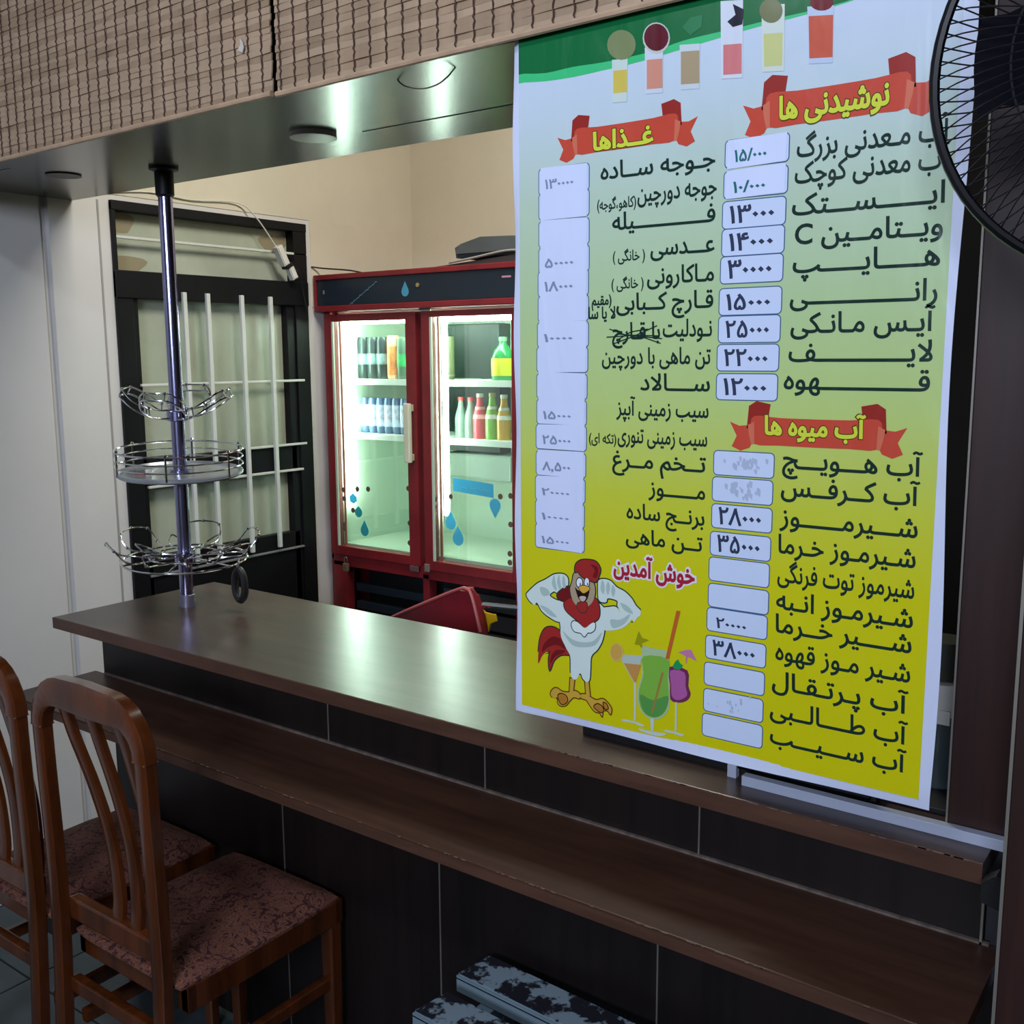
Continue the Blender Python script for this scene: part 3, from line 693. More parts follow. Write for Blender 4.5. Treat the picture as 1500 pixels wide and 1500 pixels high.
# ================================================================== WOODEN CHAIRS
def wooden_chair(xl, xr, label):
    """xl, xr: outer sides of the back; the seat faces +y"""
    t = thing('wooden_chair', ((xl+xr)/2, 1.15, 0), label, 'chair', 'varnished chairs at the bar')
    W = M['chair']; yb = .968; pw = .0165
    for s, x in ((1, xl+pw), (-1, xr-pw)):
        P = [(x, .950, 0), (x, .965, .22), (x, .975, .45), (x, .974, .62), (x, .970, .78), (x, .968, .885)]
        P = catmull(P, False, 4)
        obj('rear_leg', B().sweep(P, pw, .013, (1, 0, 0)), W, t, True)
    # arched top rail: one bent member from post to post
    r = .075; zt = .957; q = []
    q += [(xl+pw, .968, .870)]
    for k in range(0, 7): a = math.radians(180-15*k); q.append((xl+pw+r+r*math.cos(a), .968, zt-pw-r+.006+r*math.sin(a)))
    mx = (xl+xr)/2; q.append((mx, .965, zt-pw+.009))
    for k in range(0, 7): a = math.radians(90-15*k); q.append((xr-pw-r+r*math.cos(a), .968, zt-pw-r+.006+r*math.sin(a)))
    q += [(xr-pw, .968, .870)]
    n = len(q); hw = [.0185+.012*min(1, max(0, 1-abs(i-(n-1)/2)/5.5)) for i in range(n)]
    # section: width in the plane of the back, so sweep with fixed depth direction
    b = B(); b.sweep(q, .0145, hw, (0, 1, 0)); tr_ = obj('top_rail', b, W, t, True)
    for x in (xl+pw, xr-pw): obj('joint_line', B().box(x-pw-.0006, x+pw+.0006, .9540, .9825, .8695, .8712), mat('rail_joint_tan', rgb(150, 110, 80), .5), tr_)  # tan line marking the rail joint, paler than the wood
    # three curved slats leaning to the side
    w_ = xr-xl
    for i, (ft, fb) in enumerate(((.25, .50), (.49, .66), (.74, .86))):
        xt, xb = xl+ft*w_, xl+fb*w_
        P = [(xt, .972, .925), (xt+.012, .982, .86), (xt+(xb-xt)*.42, 1.000, .76), (xt+(xb-xt)*.75, 1.008, .66), (xb, 1.004, .56), (xb+.002, .998, .515)]
        obj('back_slat', B().sweep(catmull(P, False, 5), .0155, .0065, (1, 0, 0)), W, t, True)
    obj('lower_rail', B().box(xl+2*pw, xr-2*pw, .984, 1.008, .475, .518, .004), W, t)
    # seat
    sx0, sx1, sy0, sy1 = xl+.034, xr+.020, .985, 1.378
    fr = obj('seat_frame', B().box(sx0, sx0+.022, 1.0, sy1, .398, .448, .003).box(sx1-.022, sx1, 1.0, sy1, .398, .448, .003).box(sx0, sx1, sy1-.022, sy1, .398, .448, .003).box(sx0, sx1, 1.0, 1.02, .398, .448, .003), W, t)
    bm = bmesh.new(); nx = ny = 14; V = []
    for j in range(ny+1):
        row = []
        for i in range(nx+1):
            u, v = i/nx*2-1, j/ny*2-1
            e = max(abs(u), abs(v)); dome = .026*(1-e**4)
            dome += .006*math.sin(v*9+u*2)*(1-e**2)
            cu = 1-.035*(abs(v)**6); cv = 1-.035*(abs(u)**6)
            row.append(bm.verts.new(((sx0+sx1)/2+u*cu*(sx1-sx0)/2, (sy0+sy1)/2+v*cv*(sy1-sy0)/2, .452+dome)))
        V.append(row)
    for j in range(ny):
        for i in range(nx): bm.faces.new((V[j][i], V[j][i+1], V[j+1][i+1], V[j+1][i]))
    per = [V[0][i] for i in range(nx+1)]+[V[j][nx] for j in range(1, ny+1)]+[V[ny][i] for i in range(nx-1, -1, -1)]+[V[j][0] for j in range(ny-1, 0, -1)]
    low = [bm.verts.new((v.co.x, v.co.y, .446)) for v in per]; m = len(per)
    for k in range(m): bm.faces.new((per[k], low[k], low[(k+1) % m], per[(k+1) % m]))
    bm.faces.new(low)
    bb = B(); bb.bm.free(); bb.bm = bm
    obj('seat_cushion', bb, M['seatfab'], t, True)
    for x in (sx0+.017, sx1-.017): obj('front_leg', B().sweep([(x, sy1-.02, .40), (x, sy1-.02, 0)], [.0165, .012], [.0165, .012], (1, 0, 0)), W, t)
    obj('back_stretcher', B().box(xl+2*pw, xr-2*pw, .975, .995, .325, .355, .003), W, t)
    for x in (sx0+.015, sx1-.018): obj('side_stretcher', B().sweep([(x, .99, .27), (x, sy1-.02, .27)], .009, .014, (1, 0, 0)), W, t)
    return t
c1 = wooden_chair(-1.826, -1.470, 'varnished wooden chair with patterned seat, its whole arched back in view')
c2 = copy_thing(c1, c1.location+Vector((-.405, -.004, 0)), 'varnished wooden chair cut by the left edge of the photo')

# ================================================================== WORN SLATTED BENCH
bn = thing('slatted_bench', (-.83, 1.27, 0), 'low worn bench of two grey painted slats before the counter', 'bench')
def slat(x0, x1, y0, y1, z, dy):
    b = B(); th = .036
    P0 = [(x0, y0), (x0+.012, y1), (x1, y1+dy), (x1, y0+dy)]
    b.prism(P0, 'Z', z-th, z, .003)
    s_ = obj('slat', b, M['wornside'], bn)
    b = B(); b.prism([(x0+.003, y0+.003), (x0+.015, y1-.003), (x1-.003, y1+dy-.003), (x1-.003, y0+dy+.003)], 'Z', z-.0002, z+.0012)
    obj('worn_top', b, M['worn'], s_)
    obj('groove', B().prism([(x0, y0-.0006), (x1, y0+dy-.0006), (x1, y0+dy+.001), (x0, y0+.001)], 'Z', z-.009, z-.007), M['blackmatt'], s_)
slat(-1.073, -.62, 1.286, 1.366, .47, -.020)
slat(-1.066, -.62, 1.162, 1.238, .47, -.020)
for x in (-1.02, -.68):
    obj('bearer', B().box(x, x+.03, 1.165, 1.35, .405, .434, .002), M['wornside'], bn)
    for y in (1.175, 1.315): obj('leg', B().box(x, x+.03, y, y+.03, 0, .405, .002), M['wornside'], bn)

# ================================================================== FAN
FC = Vector((-.094, 1.08, 1.806)); FR = .193
fn = thing('wall_fan', (FC.x, 1.169, FC.z), 'black wire caged wall fan on the pillar over the banner corner', 'fan')
cg = obj('cage_rim', B().tube([(FC.x+FR*math.cos(a), FC.y, FC.z+FR*math.sin(a)) for a in [2*math.pi*k/72 for k in range(72)]], .0052, 8, True), mat('fan_black', rgb(12, 12, 16), .25), fn, True)
wire = mat('fan_wire', rgb(20, 21, 26), .35)
for side, dep in ((-1, -.048), (1, .040)):
    b = B(); N = 96
    for k in range(N):
        a = 2*math.pi*(k+(.0 if side < 0 else .5))/N; tw = .08*side
        P = []
        for i in range(7):
            q = i/6; r = .045+(FR-.045)*q; aa = a+tw*(1-q)
            P.append((FC.x+r*math.cos(aa), FC.y+dep*(1-q**2.6), FC.z+r*math.sin(aa)))
        b.tube(P, .00075, 4, caps=False)
    o = obj('front_grille_wires' if side < 0 else 'rear_grille_wires', b, wire, cg); o['kind'] = 'stuff'
    o = obj('grille_ring', B().tube([(FC.x+.118*math.cos(2*math.pi*k/48), FC.y+dep*(1-.5**2.6)*.98, FC.z+.118*math.sin(2*math.pi*k/48)) for k in range(48)], .0011, 6, True), wire, cg, True)
obj('badge', B().lathe([(.0, 0), (.044, 0), (.046, .006), (.0, .007)], (FC.x, FC.y-.053, FC.z), 28, 'Y'), MATS['fan_black'], fn, True)
hub = obj('hub', B().lathe([(.0, -.02), (.028, -.02), (.034, 0), (.034, .02), (0, .02)], (FC.x, FC.y, FC.z), 24, 'Y'), MATS['fan_black'], fn, True)
bladem = mat('fan_blade', rgb(26, 26, 34), .25)
for k in range(5):
    a0 = math.radians(72*k+20); pl = []
    bm = bmesh.new(); G = []
    for i in range(7):
        r = .03+(.158-.03)*i/6; row = []
        for j in range(7):
            u = j/6-.5; wdt = .55+.35*math.sin(math.pi*min(1, i/5)); aa = a0+u*wdt+.25*i/6
            row.append(bm.verts.new((FC.x+r*math.cos(aa), FC.y+.018*u*2*(1-.3*i/6), FC.z+r*math.sin(aa))))
        G.append(row)
    for i in range(6):
        for j in range(6): bm.faces.new((G[i][j], G[i][j+1], G[i+1][j+1], G[i+1][j]))
    bmesh.ops.solidify(bm, geom=bm.faces[:], thickness=.0015)
    bb = B(); bb.bm.free(); bb.bm = bm
    obj('blade', bb, bladem, fn, True)
obj('motor', B().lathe([(.0, .03), (.05, .03), (.055, .05), (.05, .068), (.0, .07)], (FC.x, FC.y, FC.z), 24, 'Y'), MATS['fan_black'], fn, True)
obj('bracket', B().box(FC.x-.02, FC.x+.02, FC.y+.06, 1.1695, FC.z-.09, FC.z+.03, .004), MATS['fan_black'], fn)

# ================================================================== MENU BANNER
BY = 1.235
bn_ = thing('menu_banner', (-.595, BY, 1.0), 'printed menu banner, pale blue to yellow, hung before the counter', 'banner')
def W2(px, py): p = at(px, py, BY); return p.x, p.z
XL, XR, ZB, ZT_ = -.904, -.290, 1.004, 1.992
# sheet material: printed colour runs down the sheet (print), glossy vinyl with creases
m = bpy.data.materials.new('banner_vinyl'); m.use_nodes = True; nt = m.node_tree; L = nt.links.new
bs_ = nt.nodes['Principled BSDF']; bs_.inputs['Roughness'].default_value = .24
tc = nt.nodes.new('ShaderNodeTexCoord'); sp = nt.nodes.new('ShaderNodeSeparateXYZ'); L(tc.outputs['Object'], sp.inputs[0])
mr = nt.nodes.new('ShaderNodeMapRange'); mr.inputs['From Min'].default_value = 0; mr.inputs['From Max'].default_value = .988
L(sp.outputs['Z'], mr.inputs['Value']); cr = nt.nodes.new('ShaderNodeValToRGB'); L(mr.outputs[0], cr.inputs[0])
e = cr.color_ramp.elements
stops = [(0, rgb(204, 198, 12)), (.26, rgb(202, 200, 22)), (.36, rgb(194, 202, 62)), (.48, rgb(182, 204, 120)), (.62, rgb(176, 202, 150)), (.76, rgb(182, 204, 182)), (.88, rgb(192, 208, 218)), (1, rgb(196, 208, 232))]
e[0].position, e[0].color = stops[0]; e[1].position, e[1].color = stops[-1]
for p_, c_ in stops[1:-1]: q = e.new(p_); q.color = c_
L(cr.outputs[0], bs_.inputs['Base Color'])
def crease(m, strength=.5):
    nt = m.node_tree; L = nt.links.new; b_ = nt.nodes['Principled BSDF']
    tc = nt.nodes.new('ShaderNodeTexCoord'); mp = nt.nodes.new('ShaderNodeMapping'); mp.inputs['Scale'].default_value = (1.6, 1, .55)
    ge = nt.nodes.new('ShaderNodeNewGeometry'); L(ge.outputs['Position'], mp.inputs[0])
    n1 = nt.nodes.new('ShaderNodeTexNoise'); n1.inputs['Scale'].default_value = 7; n1.inputs['Detail'].default_value = 3; n1.inputs['Distortion'].default_value = .6
    L(mp.outputs[0], n1.inputs['Vector'])
    bp = nt.nodes.new('ShaderNodeBump'); bp.inputs['Strength'].default_value = strength; bp.inputs['Distance'].default_value = .012
    L(n1.outputs[0], bp.inputs['Height']); L(bp.outputs[0], b_.inputs['Normal'])
crease(m)
VINYL = m
def inkmat(name, col, rough=.26):
    if name in MATS: return MATS[name]
    x = mat(name, col, rough); crease(x); return x
white = inkmat('banner_white_border', rgb(206, 214, 238))
# sheet as a gently curling plate
bm = bmesh.new(); nx, nz = 40, 60
def curl(x, z):
    y = 0
    dl_ = max(0, .0125-(x-XL)); y += dl_*dl_*30*(1+.6*math.sin(z*23))
    db = max(0, .0115-(z-ZB)); y += db*db*26*math.sin(x*14)
    return y
F_ = []
for side, off in ((0, 0), (1, .0012)):
    G = [[bm.verts.new((XL+(XR-XL)*i/nx+(.004*math.sin(j/nz*9) if i == nx else 0), BY+off+curl(XL+(XR-XL)*i/nx, ZB+(ZT_-ZB)*j/nz), ZB+(ZT_-ZB)*j/nz)) for i in range(nx+1)] for j in range(nz+1)]
    F_.append(G)
    for j in range(nz):
        for i in range(nx): bm.faces.new((G[j][i], G[j][i+1], G[j+1][i+1], G[j+1][i]))
A_, C_ = F_
per = [(0, i) for i in range(nx)]+[(j, nx) for j in range(nz)]+[(nz, i) for i in range(nx, 0, -1)]+[(j, 0) for j in range(nz, 0, -1)]
for k in range(len(per)):
    a, c = per[k], per[(k+1) % len(per)]
    bm.faces.new((A_[a[0]][a[1]], A_[c[0]][c[1]], C_[c[0]][c[1]], C_[a[0]][a[1]]))
bb = B(); bb.bm.free(); bb.bm = bm
sheet = obj('banner_sheet', bb, white, bn_, True)

LAY = [0]
def flat(name, polys, mt, parent, lay):
    """flat print: filled outlines lying on the sheet, 0.1 mm apart per layer"""
    y = BY-.0003-.00012*lay; verts = []; faces = []
    for P in polys:
        rings = P if isinstance(P[0][0], (tuple, list)) else [P]
        vs = [[Vector((a, b, 0)) for a, b in r_] for r_ in rings]
        base = len(verts); fl_ = [v for r_ in vs for v in r_]
        verts += [(v.x, y, v.y) for v in fl_]
        for t in tessellate_polygon(vs):
            a, b, c = (fl_[i] for i in t)
            cr_ = (b-a).cross(c-a).z
            if abs(cr_) < 1e-13: continue
            faces.append(tuple(base+i for i in (t if cr_ > 0 else reversed(t))))
    if not verts: return None
    cx = sum(v[0] for v in verts)/len(verts); cz = sum(v[2] for v in verts)/len(verts)
    me = bpy.data.meshes.new(name); me.from_pydata([(v[0]-cx, 0, v[2]-cz) for v in verts], [], faces); me.materials.append(mt)
    o = bpy.data.objects.new(name, me); COL.objects.link(o); o.location = Vector((cx, y, cz))-origin(parent); o.parent = parent
    return o
def px_poly(P): return [W2(*p) for p in P]
# printed area
a0 = W2(768, 1000)[0]; a1 = XR-.012; b0 = ZB+.018
me_z = b0
bm = bmesh.new()
x0, x1, z0, z1 = XL+.013, XR-.012, ZB+.012, ZT_
pa = B(); pa.box(x0, x1, BY-.0003, BY-.0001, z0, z1)
o = obj('printed_ground', pa, VINYL, bn_, loc=(x0, BY-.0002, ZB))

# ---- Persian lettering: joined letter forms
FM = {'ا': (0xFE8D, 0xFE8E), 'آ': (0xFE81, 0xFE82), 'ب': (0xFE8F, 0xFE90, 0xFE91, 0xFE92), 'پ': (0xFB56, 0xFB57, 0xFB58, 0xFB59), 'ت': (0xFE95, 0xFE96, 0xFE97, 0xFE98),
'ج': (0xFE9D, 0xFE9E, 0xFE9F, 0xFEA0), 'چ': (0xFB7A, 0xFB7B, 0xFB7C, 0xFB7D), 'خ': (0xFEA5, 0xFEA6, 0xFEA7, 0xFEA8), 'د': (0xFEA9, 0xFEAA), 'ذ': (0xFEAB, 0xFEAC),
'ر': (0xFEAD, 0xFEAE), 'ز': (0xFEAF, 0xFEB0), 'س': (0xFEB1, 0xFEB2, 0xFEB3, 0xFEB4), 'ش': (0xFEB5, 0xFEB6, 0xFEB7, 0xFEB8), 'ط': (0xFEC1, 0xFEC2, 0xFEC3, 0xFEC4),
'ع': (0xFEC9, 0xFECA, 0xFECB, 0xFECC), 'غ': (0xFECD, 0xFECE, 0xFECF, 0xFED0), 'ف': (0xFED1, 0xFED2, 0xFED3, 0xFED4), 'ق': (0xFED5, 0xFED6, 0xFED7, 0xFED8),
'ک': (0xFB8E, 0xFB8F, 0xFB90, 0xFB91), 'گ': (0xFB92, 0xFB93, 0xFB94, 0xFB95), 'ل': (0xFEDD, 0xFEDE, 0xFEDF, 0xFEE0), 'م': (0xFEE1, 0xFEE2, 0xFEE3, 0xFEE4),
'ن': (0xFEE5, 0xFEE6, 0xFEE7, 0xFEE8), 'و': (0xFEED, 0xFEEE), 'ه': (0xFEE9, 0xFEEA, 0xFEEB, 0xFEEC), 'ی': (0xFBFC, 0xFBFD, 0xFBFE, 0xFBFF), '\uE000': (0xFEFB, 0xFEFC)}
def shape(s):
    s = s.replace('لا', '\uE000'); out = []
    jn = lambda c: c == 'ـ' or (c in FM and len(FM[c]) == 4)
    jp = lambda c: c == 'ـ' or c in FM
    for i, c in enumerate(s):
        if c not in FM: out.append({'(': ')', ')': '('}.get(c, c)); continue
        p = i > 0 and jn(s[i-1]); n = i+1 < len(s) and jp(s[i+1]) and len(FM[c]) == 4
        g = FM[c]; out.append(chr(g[3] if p and n else g[1] if p else g[2] if n else g[0]))
    return ''.join(reversed(out))
def outlines(body):
    """outline polygons of a line of text at size 1 -> list of [outer, hole, ...]"""
    cu = bpy.data.curves.new('tmp', 'FONT'); cu.body = body; cu.size = 1; cu.resolution_u = 3
    ob = bpy.data.objects.new('tmp', cu); COL.objects.link(ob)
    bpy.context.view_layer.update()
    dg = bpy.context.evaluated_depsgraph_get()
    c2_ = ob.evaluated_get(dg).to_curve(dg, apply_modifiers=False)
    R_ = []
    for s in c2_.splines:
        pts = s.bezier_points; n = len(pts); P = []
        for i in range(n):
            a, b = pts[i], pts[(i+1) % n]
            p0, p1, p2, p3 = a.co, a.handle_right, b.handle_left, b.co
            st_ = (p3-p0).length
            straight = abs((p1-p0).cross(p3-p0).z)+abs((p2-p0).cross(p3-p0).z) < 1e-5
            k_ = 1 if straight or st_ < .03 else 4
            for k in range(k_):
                t = k/k_; q = ((1-t)**3)*p0+3*t*(1-t)**2*p1+3*t*t*(1-t)*p2+t**3*p3
                if not P or (abs(q.x-P[-1][0])+abs(q.y-P[-1][1])) > 1e-5: P.append((q.x, q.y))
        if len(P) > 2: R_.append(P)
    ob.to_curve_clear(); bpy.data.objects.remove(ob); bpy.data.curves.remove(cu)
    if not R_: return []
    area_ = lambda P: .5*sum(P[i-1][0]*P[i][1]-P[i][0]*P[i-1][1] for i in range(len(P)))
    bb_ = [(min(p[0] for p in P), max(p[0] for p in P), min(p[1] for p in P), max(p[1] for p in P)) for P in R_]
    grp = list(range(len(R_)))
    for i in range(len(R_)):
        for j in range(i):
            a, b = bb_[i], bb_[j]
            if a[0] <= b[1] and b[0] <= a[1] and a[2] <= b[3] and b[2] <= a[3]:
                gi, gj = grp[i], grp[j]
                grp = [gj if g_ == gi else g_ for g_ in grp]
    res = []
    for g_ in sorted(set(grp)):
        C_ = [R_[i] for i in range(len(R_)) if grp[i] == g_]
        sg = 1 if area_(max(C_, key=lambda P: abs(area_(P)))) > 0 else -1
        res.append((C_, sg))
    return res
def embolden(P, d, sg):
    n = len(P); out = []
    for i in range(n):
        ax, ay = P[i-1]; bx, by = P[i]; cx, cy = P[(i+1) % n]
        e1 = Vector((bx-ax, by-ay)); e2 = Vector((cx-bx, cy-by))
        if e1.length < 1e-9 or e2.length < 1e-9: out.append((bx, by)); continue
        e1.normalize(); e2.normalize(); n1 = Vector((e1.y, -e1.x)); n2 = Vector((e2.y, -e2.x)); nn = n1+n2
        if nn.length < .3: out.append((bx, by)); continue
        nn.normalize(); k = d*sg/max(.6, nn.dot(n1)); out.append((bx+nn.x*k, by+nn.y*k))
    return out
def nonzero(rings):
    """triangles covering the non-zero winding area of overlapping outlines"""
    vs, es = [], []
    for P in rings:
        n0 = len(vs); vs += [Vector(p) for p in P]; es += [(n0+i, n0+(i+1) % len(P)) for i in range(len(P))]
    V, E_, T, *_ = delaunay_2d_cdt(vs, es, [], 0, 1e-6)
    V = np.array([(v.x, v.y) for v in V])
    T = [t for t in T if len(t) == 3]
    if not T: return []
    C = np.array([V[list(t)].mean(0) for t in T])
    wn = np.zeros(len(T), int)
    for P in rings:
        A = np.array(P); Bn = np.roll(A, -1, 0)
        ay, by = A[:, 1][None], Bn[:, 1][None]; cy = C[:, 1][:, None]; cx = C[:, 0][:, None]
        side = (Bn[:, 0]-A[:, 0])[None]*(cy-ay)-(cx-A[:, 0][None])*(by-ay)
        wn += ((ay <= cy) & (by > cy) & (side > 0)).sum(1) - ((ay > cy) & (by <= cy) & (side < 0)).sum(1)
    return [[[tuple(V[i]) for i in t]] for t, w_ in zip(T, wn) if w_ != 0]
def ccw(P):
    a = sum(P[i-1][0]*P[i][1]-P[i][0]*P[i-1][1] for i in range(len(P)))
    return P if a > 0 else P[::-1]
CACHE = {}
def textset(body, bold=.018):
    key = (body, bold)
    if key not in CACHE:
        CACHE[key] = nonzero([embolden(P, bold, sg) for C_, sg in outlines(body) for P in C_])
    return CACHE[key]
def bounds(G):
    xs = [p[0] for g in G for p in g[0]]; ys = [p[1] for g in G for p in g[0]]
    return min(xs), max(xs), min(ys), max(ys)
def line(text, px0, px1, py, size, mt, parent, lay=3, name='menu_lettering', bold=.018, grow=0, slant=0, ar=True):
    """text between two columns (px0..px1) with its baseline through (px1, py)"""
    X1, Z = W2(px1, py); t_ = (px0-px1); X0, _ = W2(px0, py+t_*((py-530)/2300.0))
    wid = (X1-X0)/size
    def build(n): return textset(shape(text.replace('ـ', 'ـ'*n)) if ar else text, bold+grow)
    n = 1; G = build(1); x0, x1, y0, y1 = bounds(G)
    k_ = text.count('ـ')
    if k_:
        G2 = build(2); b2 = bounds(G2); dw = (b2[1]-b2[0])-(x1-x0)
        if dw > 0: n = max(1, min(30, 1+round((wid-(x1-x0))/dw)))
        G = build(n); x0, x1, y0, y1 = bounds(G)
    sx = (X1-X0)/(x1-x0)
    polys = [[[(X0+(p[0]-x0)*sx+slant*p[1]*size, Z+p[1]*size) for p in r_] for r_ in g] for g in G]
    return flat(name, polys, mt, parent, lay)
INK = inkmat('menu_ink', rgb(24, 48, 42)); PEN = inkmat('pen_ink', rgb(52, 60, 84)); FAINT = inkmat('faint_pencil', rgb(128, 142, 168)); GREENP = inkmat('green_pen', rgb(40, 110, 110))

right = [('آب مـعدنی بزرگ', 1167, 1392, 203), ('آب معدنی کوچک', 1164, 1390, 245), ('ایــسـتک', 1160, 1384, 296), ('ویـتامـین C', 1164, 1381, 343), ('هـایـپ', 1161, 1377, 388),
         ('رانــی', 1157, 1373, 439), ('آیـس مـانـکی', 1158, 1369, 484), ('لایــف', 1155, 1366, 529), ('قــهوه', 1148, 1362, 573),
         ('آب هـویـچ', 1146, 1351, 698), ('آب کـرفـس', 1144, 1347, 741), ('شـیرمــوز', 1142, 1344, 788), ('شـیرمـوز خـرما', 1140, 1341, 832), ('شیرموز توت فرنگی', 1139, 1339, 877),
         ('شـیرمـوز انـبه', 1137, 1337, 920), ('شــیر خـرما', 1136, 1335, 957), ('شـیر مـوز قهوه', 1136, 1333, 1000), ('آب پـرتـقـال', 1131, 1330, 1046), ('آب طــالـبی', 1128, 1329, 1091), ('آب سـیـب', 1128, 1327, 1132)]
for t, a, b_, y in right: line(t, a, b_, y, .0335, INK, bn_)
left = [('جـوجه ســاده', 880, 1048, 243, .031), ('جوجه دورچین', 934, 1050, 284, .031), ('(کاهو،گوجه)', 875, 932, 302, .019), ('فـــیله', 897, 1048, 324, .031), ('عـــدسی', 953, 1047, 368, .031), ('( خانگی )', 898, 945, 380, .019),
        ('مـاکارونی', 948, 1046, 411, .031), ('( خانگی )', 896, 943, 421, .019), ('قـارچ کــبابی', 903, 1045, 450, .031), ('نـودلیت', 971, 1043, 492, .031), ('با قـارچ', 897, 967, 496, .031),
        ('تن ماهی با دورچین', 882, 1041, 533, .030), ('ســالاد', 938, 1040, 573, .031), ('سیب زمینی آبپز', 903, 1038, 612, .030), ('سیب زمینی تنوری', 905, 1036, 654, .030), ('(تکه ای)', 863, 903, 650, .019),
        ('تــخم مــرغ', 897, 1034, 692, .031), ('مــوز', 950, 1033, 732, .031), ('برنــج ساده', 918, 1032, 770, .030), ('تــن ماهی', 917, 1029, 808, .030)]
for t, a, b_, y, s in left: line(t, a, b_, y, s, INK, bn_)
line('(مقیم', 867, 896, 446, .019, INK, bn_, name='handwriting', bold=.03); line('لا یا سا', 862, 902, 466, .022, INK, bn_, name='handwriting', bold=.03)
def stroke(pts, wd):
    """pen line on the banner: px points, width metres"""
    P = [Vector(W2(*p)) for p in pts]; l_ = []; r_ = []
    for i, p in enumerate(P):
        t = (P[min(i+1, len(P)-1)]-P[max(i-1, 0)]).normalized(); n = Vector((-t.y, t.x))*wd/2
        l_.append(tuple(p+n)); r_.append(tuple(p-n))
    return l_+r_[::-1]
flat('crossing_out', nonzero([ccw(stroke(p, .0016)) for p in (((893, 482), (915, 490), (970, 496)), ((889, 494), (930, 491), (966, 492)), ((898, 504), (930, 492), (963, 477)), ((905, 489), (940, 493), (968, 503)), ((903, 499), (925, 486), (950, 482)))]), INK, bn_, 5)

# ---- price boxes
BOXW = inkmat('price_box_white', rgb(200, 214, 240)); RIM = inkmat('price_box_rim', rgb(66, 96, 134)); STK = inkmat('paper_sticker', rgb(204, 214, 242), .55)
def rrect(x0, x1, z0, z1, r, skew=0):
    P = []
    for cx, cz, a in ((x1-r, z1-r, 0), (x0+r, z1-r, 90), (x0+r, z0+r, 180), (x1-r, z0+r, 270)):
        for k in range(5):
            g = math.radians(a+k*22.5); x = cx+r*math.cos(g); P.append((x, cz+r*math.sin(g)+skew*(x-(x0+x1)/2)))
    return P
NB = [0]
def pricebox(px0, px1, py, text, hh=.0172, sticker=False, ink=None, size=.027, fx=(.16, .86), name='price_box'):
    X0, Z0 = W2(px0, py); X1, _ = W2(px1, py); Zc = W2((px0+px1)/2, py)[1]
    NB[0] += 1; dl_ = .45*(NB[0] % 2)
    o = flat(name, [rrect(X0, X1, Zc-hh, Zc+hh, .006)], RIM, bn_, 2+dl_)
    flat('box_face', [rrect(X0+.0013, X1-.0013, Zc-hh+.0013, Zc+hh-.0013, .0048)], BOXW, o, 3+dl_)
    if sticker:
        j = [random.uniform(-.0012, .0012) for _ in range(4)]
        pb = B(); yy = BY-.0009-.00008*(NB[0] % 2)
        pb.prism([(X0+.004, Zc-hh+.0006+j[0]), (X1-.004, Zc-hh+.0009+j[1]), (X1-.0035, Zc+hh+.0004+j[2]), (X0+.0045, Zc+hh+.0002+j[3])], 'Y', yy-.0004, yy)
        obj('paper_sticker', pb, STK, o)
    if text:
        wx = X1-X0; lay = 12 if sticker else 4
        G = textset(text, .022); x0, x1, y0, y1 = bounds(G); a = X0+wx*fx[0]; b_ = X0+wx*fx[1]; sx = (b_-a)/(x1-x0)
        polys = [[[(a+(p[0]-x0)*sx, Zc-.010+(p[1]-.0)*size+.0) for p in r_] for r_ in g] for g in G]
        flat('price_figures', polys, ink or PEN, o, lay)
    return o
Rb = [(1062, 1157, 221, '۱۵/۰۰۰', 1, GREENP, .020), (1060, 1155, 267, '۱۰/۰۰۰', 1, GREENP, .019), (1058, 1152, 312, '۱۳۰۰۰', 0, PEN, .030), (1057, 1150, 353, '۱۴۰۰۰', 0, PEN, .030), (1055, 1148, 394, '۳۰۰۰۰', 0, PEN, .032),
      (1053, 1146, 441, '۱۵۰۰۰', 0, PEN, .028), (1052, 1144, 482, '۲۵۰۰۰', 0, PEN, .030), (1050, 1142, 524, '۲۲۰۰۰', 0, PEN, .030), (1049, 1140, 567, '۱۲۰۰۰', 0, PEN, .030),
      (1045, 1135, 680, '', 0, 0, 0), (1043, 1133, 719, '', 0, 0, 0), (1042, 1132, 759, '۲۸۰۰۰', 0, PEN, .032), (1040, 1130, 800, '۳۵۰۰۰', 0, PEN, .032), (1038, 1128, 838, '', 0, 0, 0),
      (1037, 1127, 877, '', 0, 0, 0), (1035, 1125, 913, '۲۰۰۰۰', 0, PEN, .020), (1033, 1123, 954, '۳۸۰۰۰', 0, PEN, .030), (1031, 1121, 994, '', 0, 0, 0), (1030, 1119, 1033, '', 0, 0, 0), (1028, 1118, 1070, '', 0, 0, 0)]
SMUD = inkmat('grey_smudge', rgb(172, 184, 208))
for i, (a, b_, y, t, s, ink, sz) in enumerate(Rb):
    o = pricebox(a, b_, y, t, .0174 if i < 9 else .0166, bool(s), ink or None, sz, (.12, .82) if sz > .025 else (.16, .66))
    if i in (9, 10, 18):
        sm = []
        for k in range(26 if i != 18 else 14):
            x = (a+b_)/2+random.gauss(0, 13 if i != 18 else 22); yy = y+random.gauss(0, 6); r_ = random.uniform(1.2, 3.6) if i != 18 else random.uniform(.8, 2)
            x = min(max(x, a+8), b_-8); yy = min(max(yy, y-11), y+11)
            sm.append(px_poly([(x-r_, yy-r_*.5), (x-r_*.4, yy-r_*1.8), (x+r_*.9, yy-r_), (x+r_*.6, yy+r_*1.9), (x-r_*.5, yy+r_)]))
        flat('smudge', nonzero([ccw(P) for P in sm]), SMUD, o, 4.6)
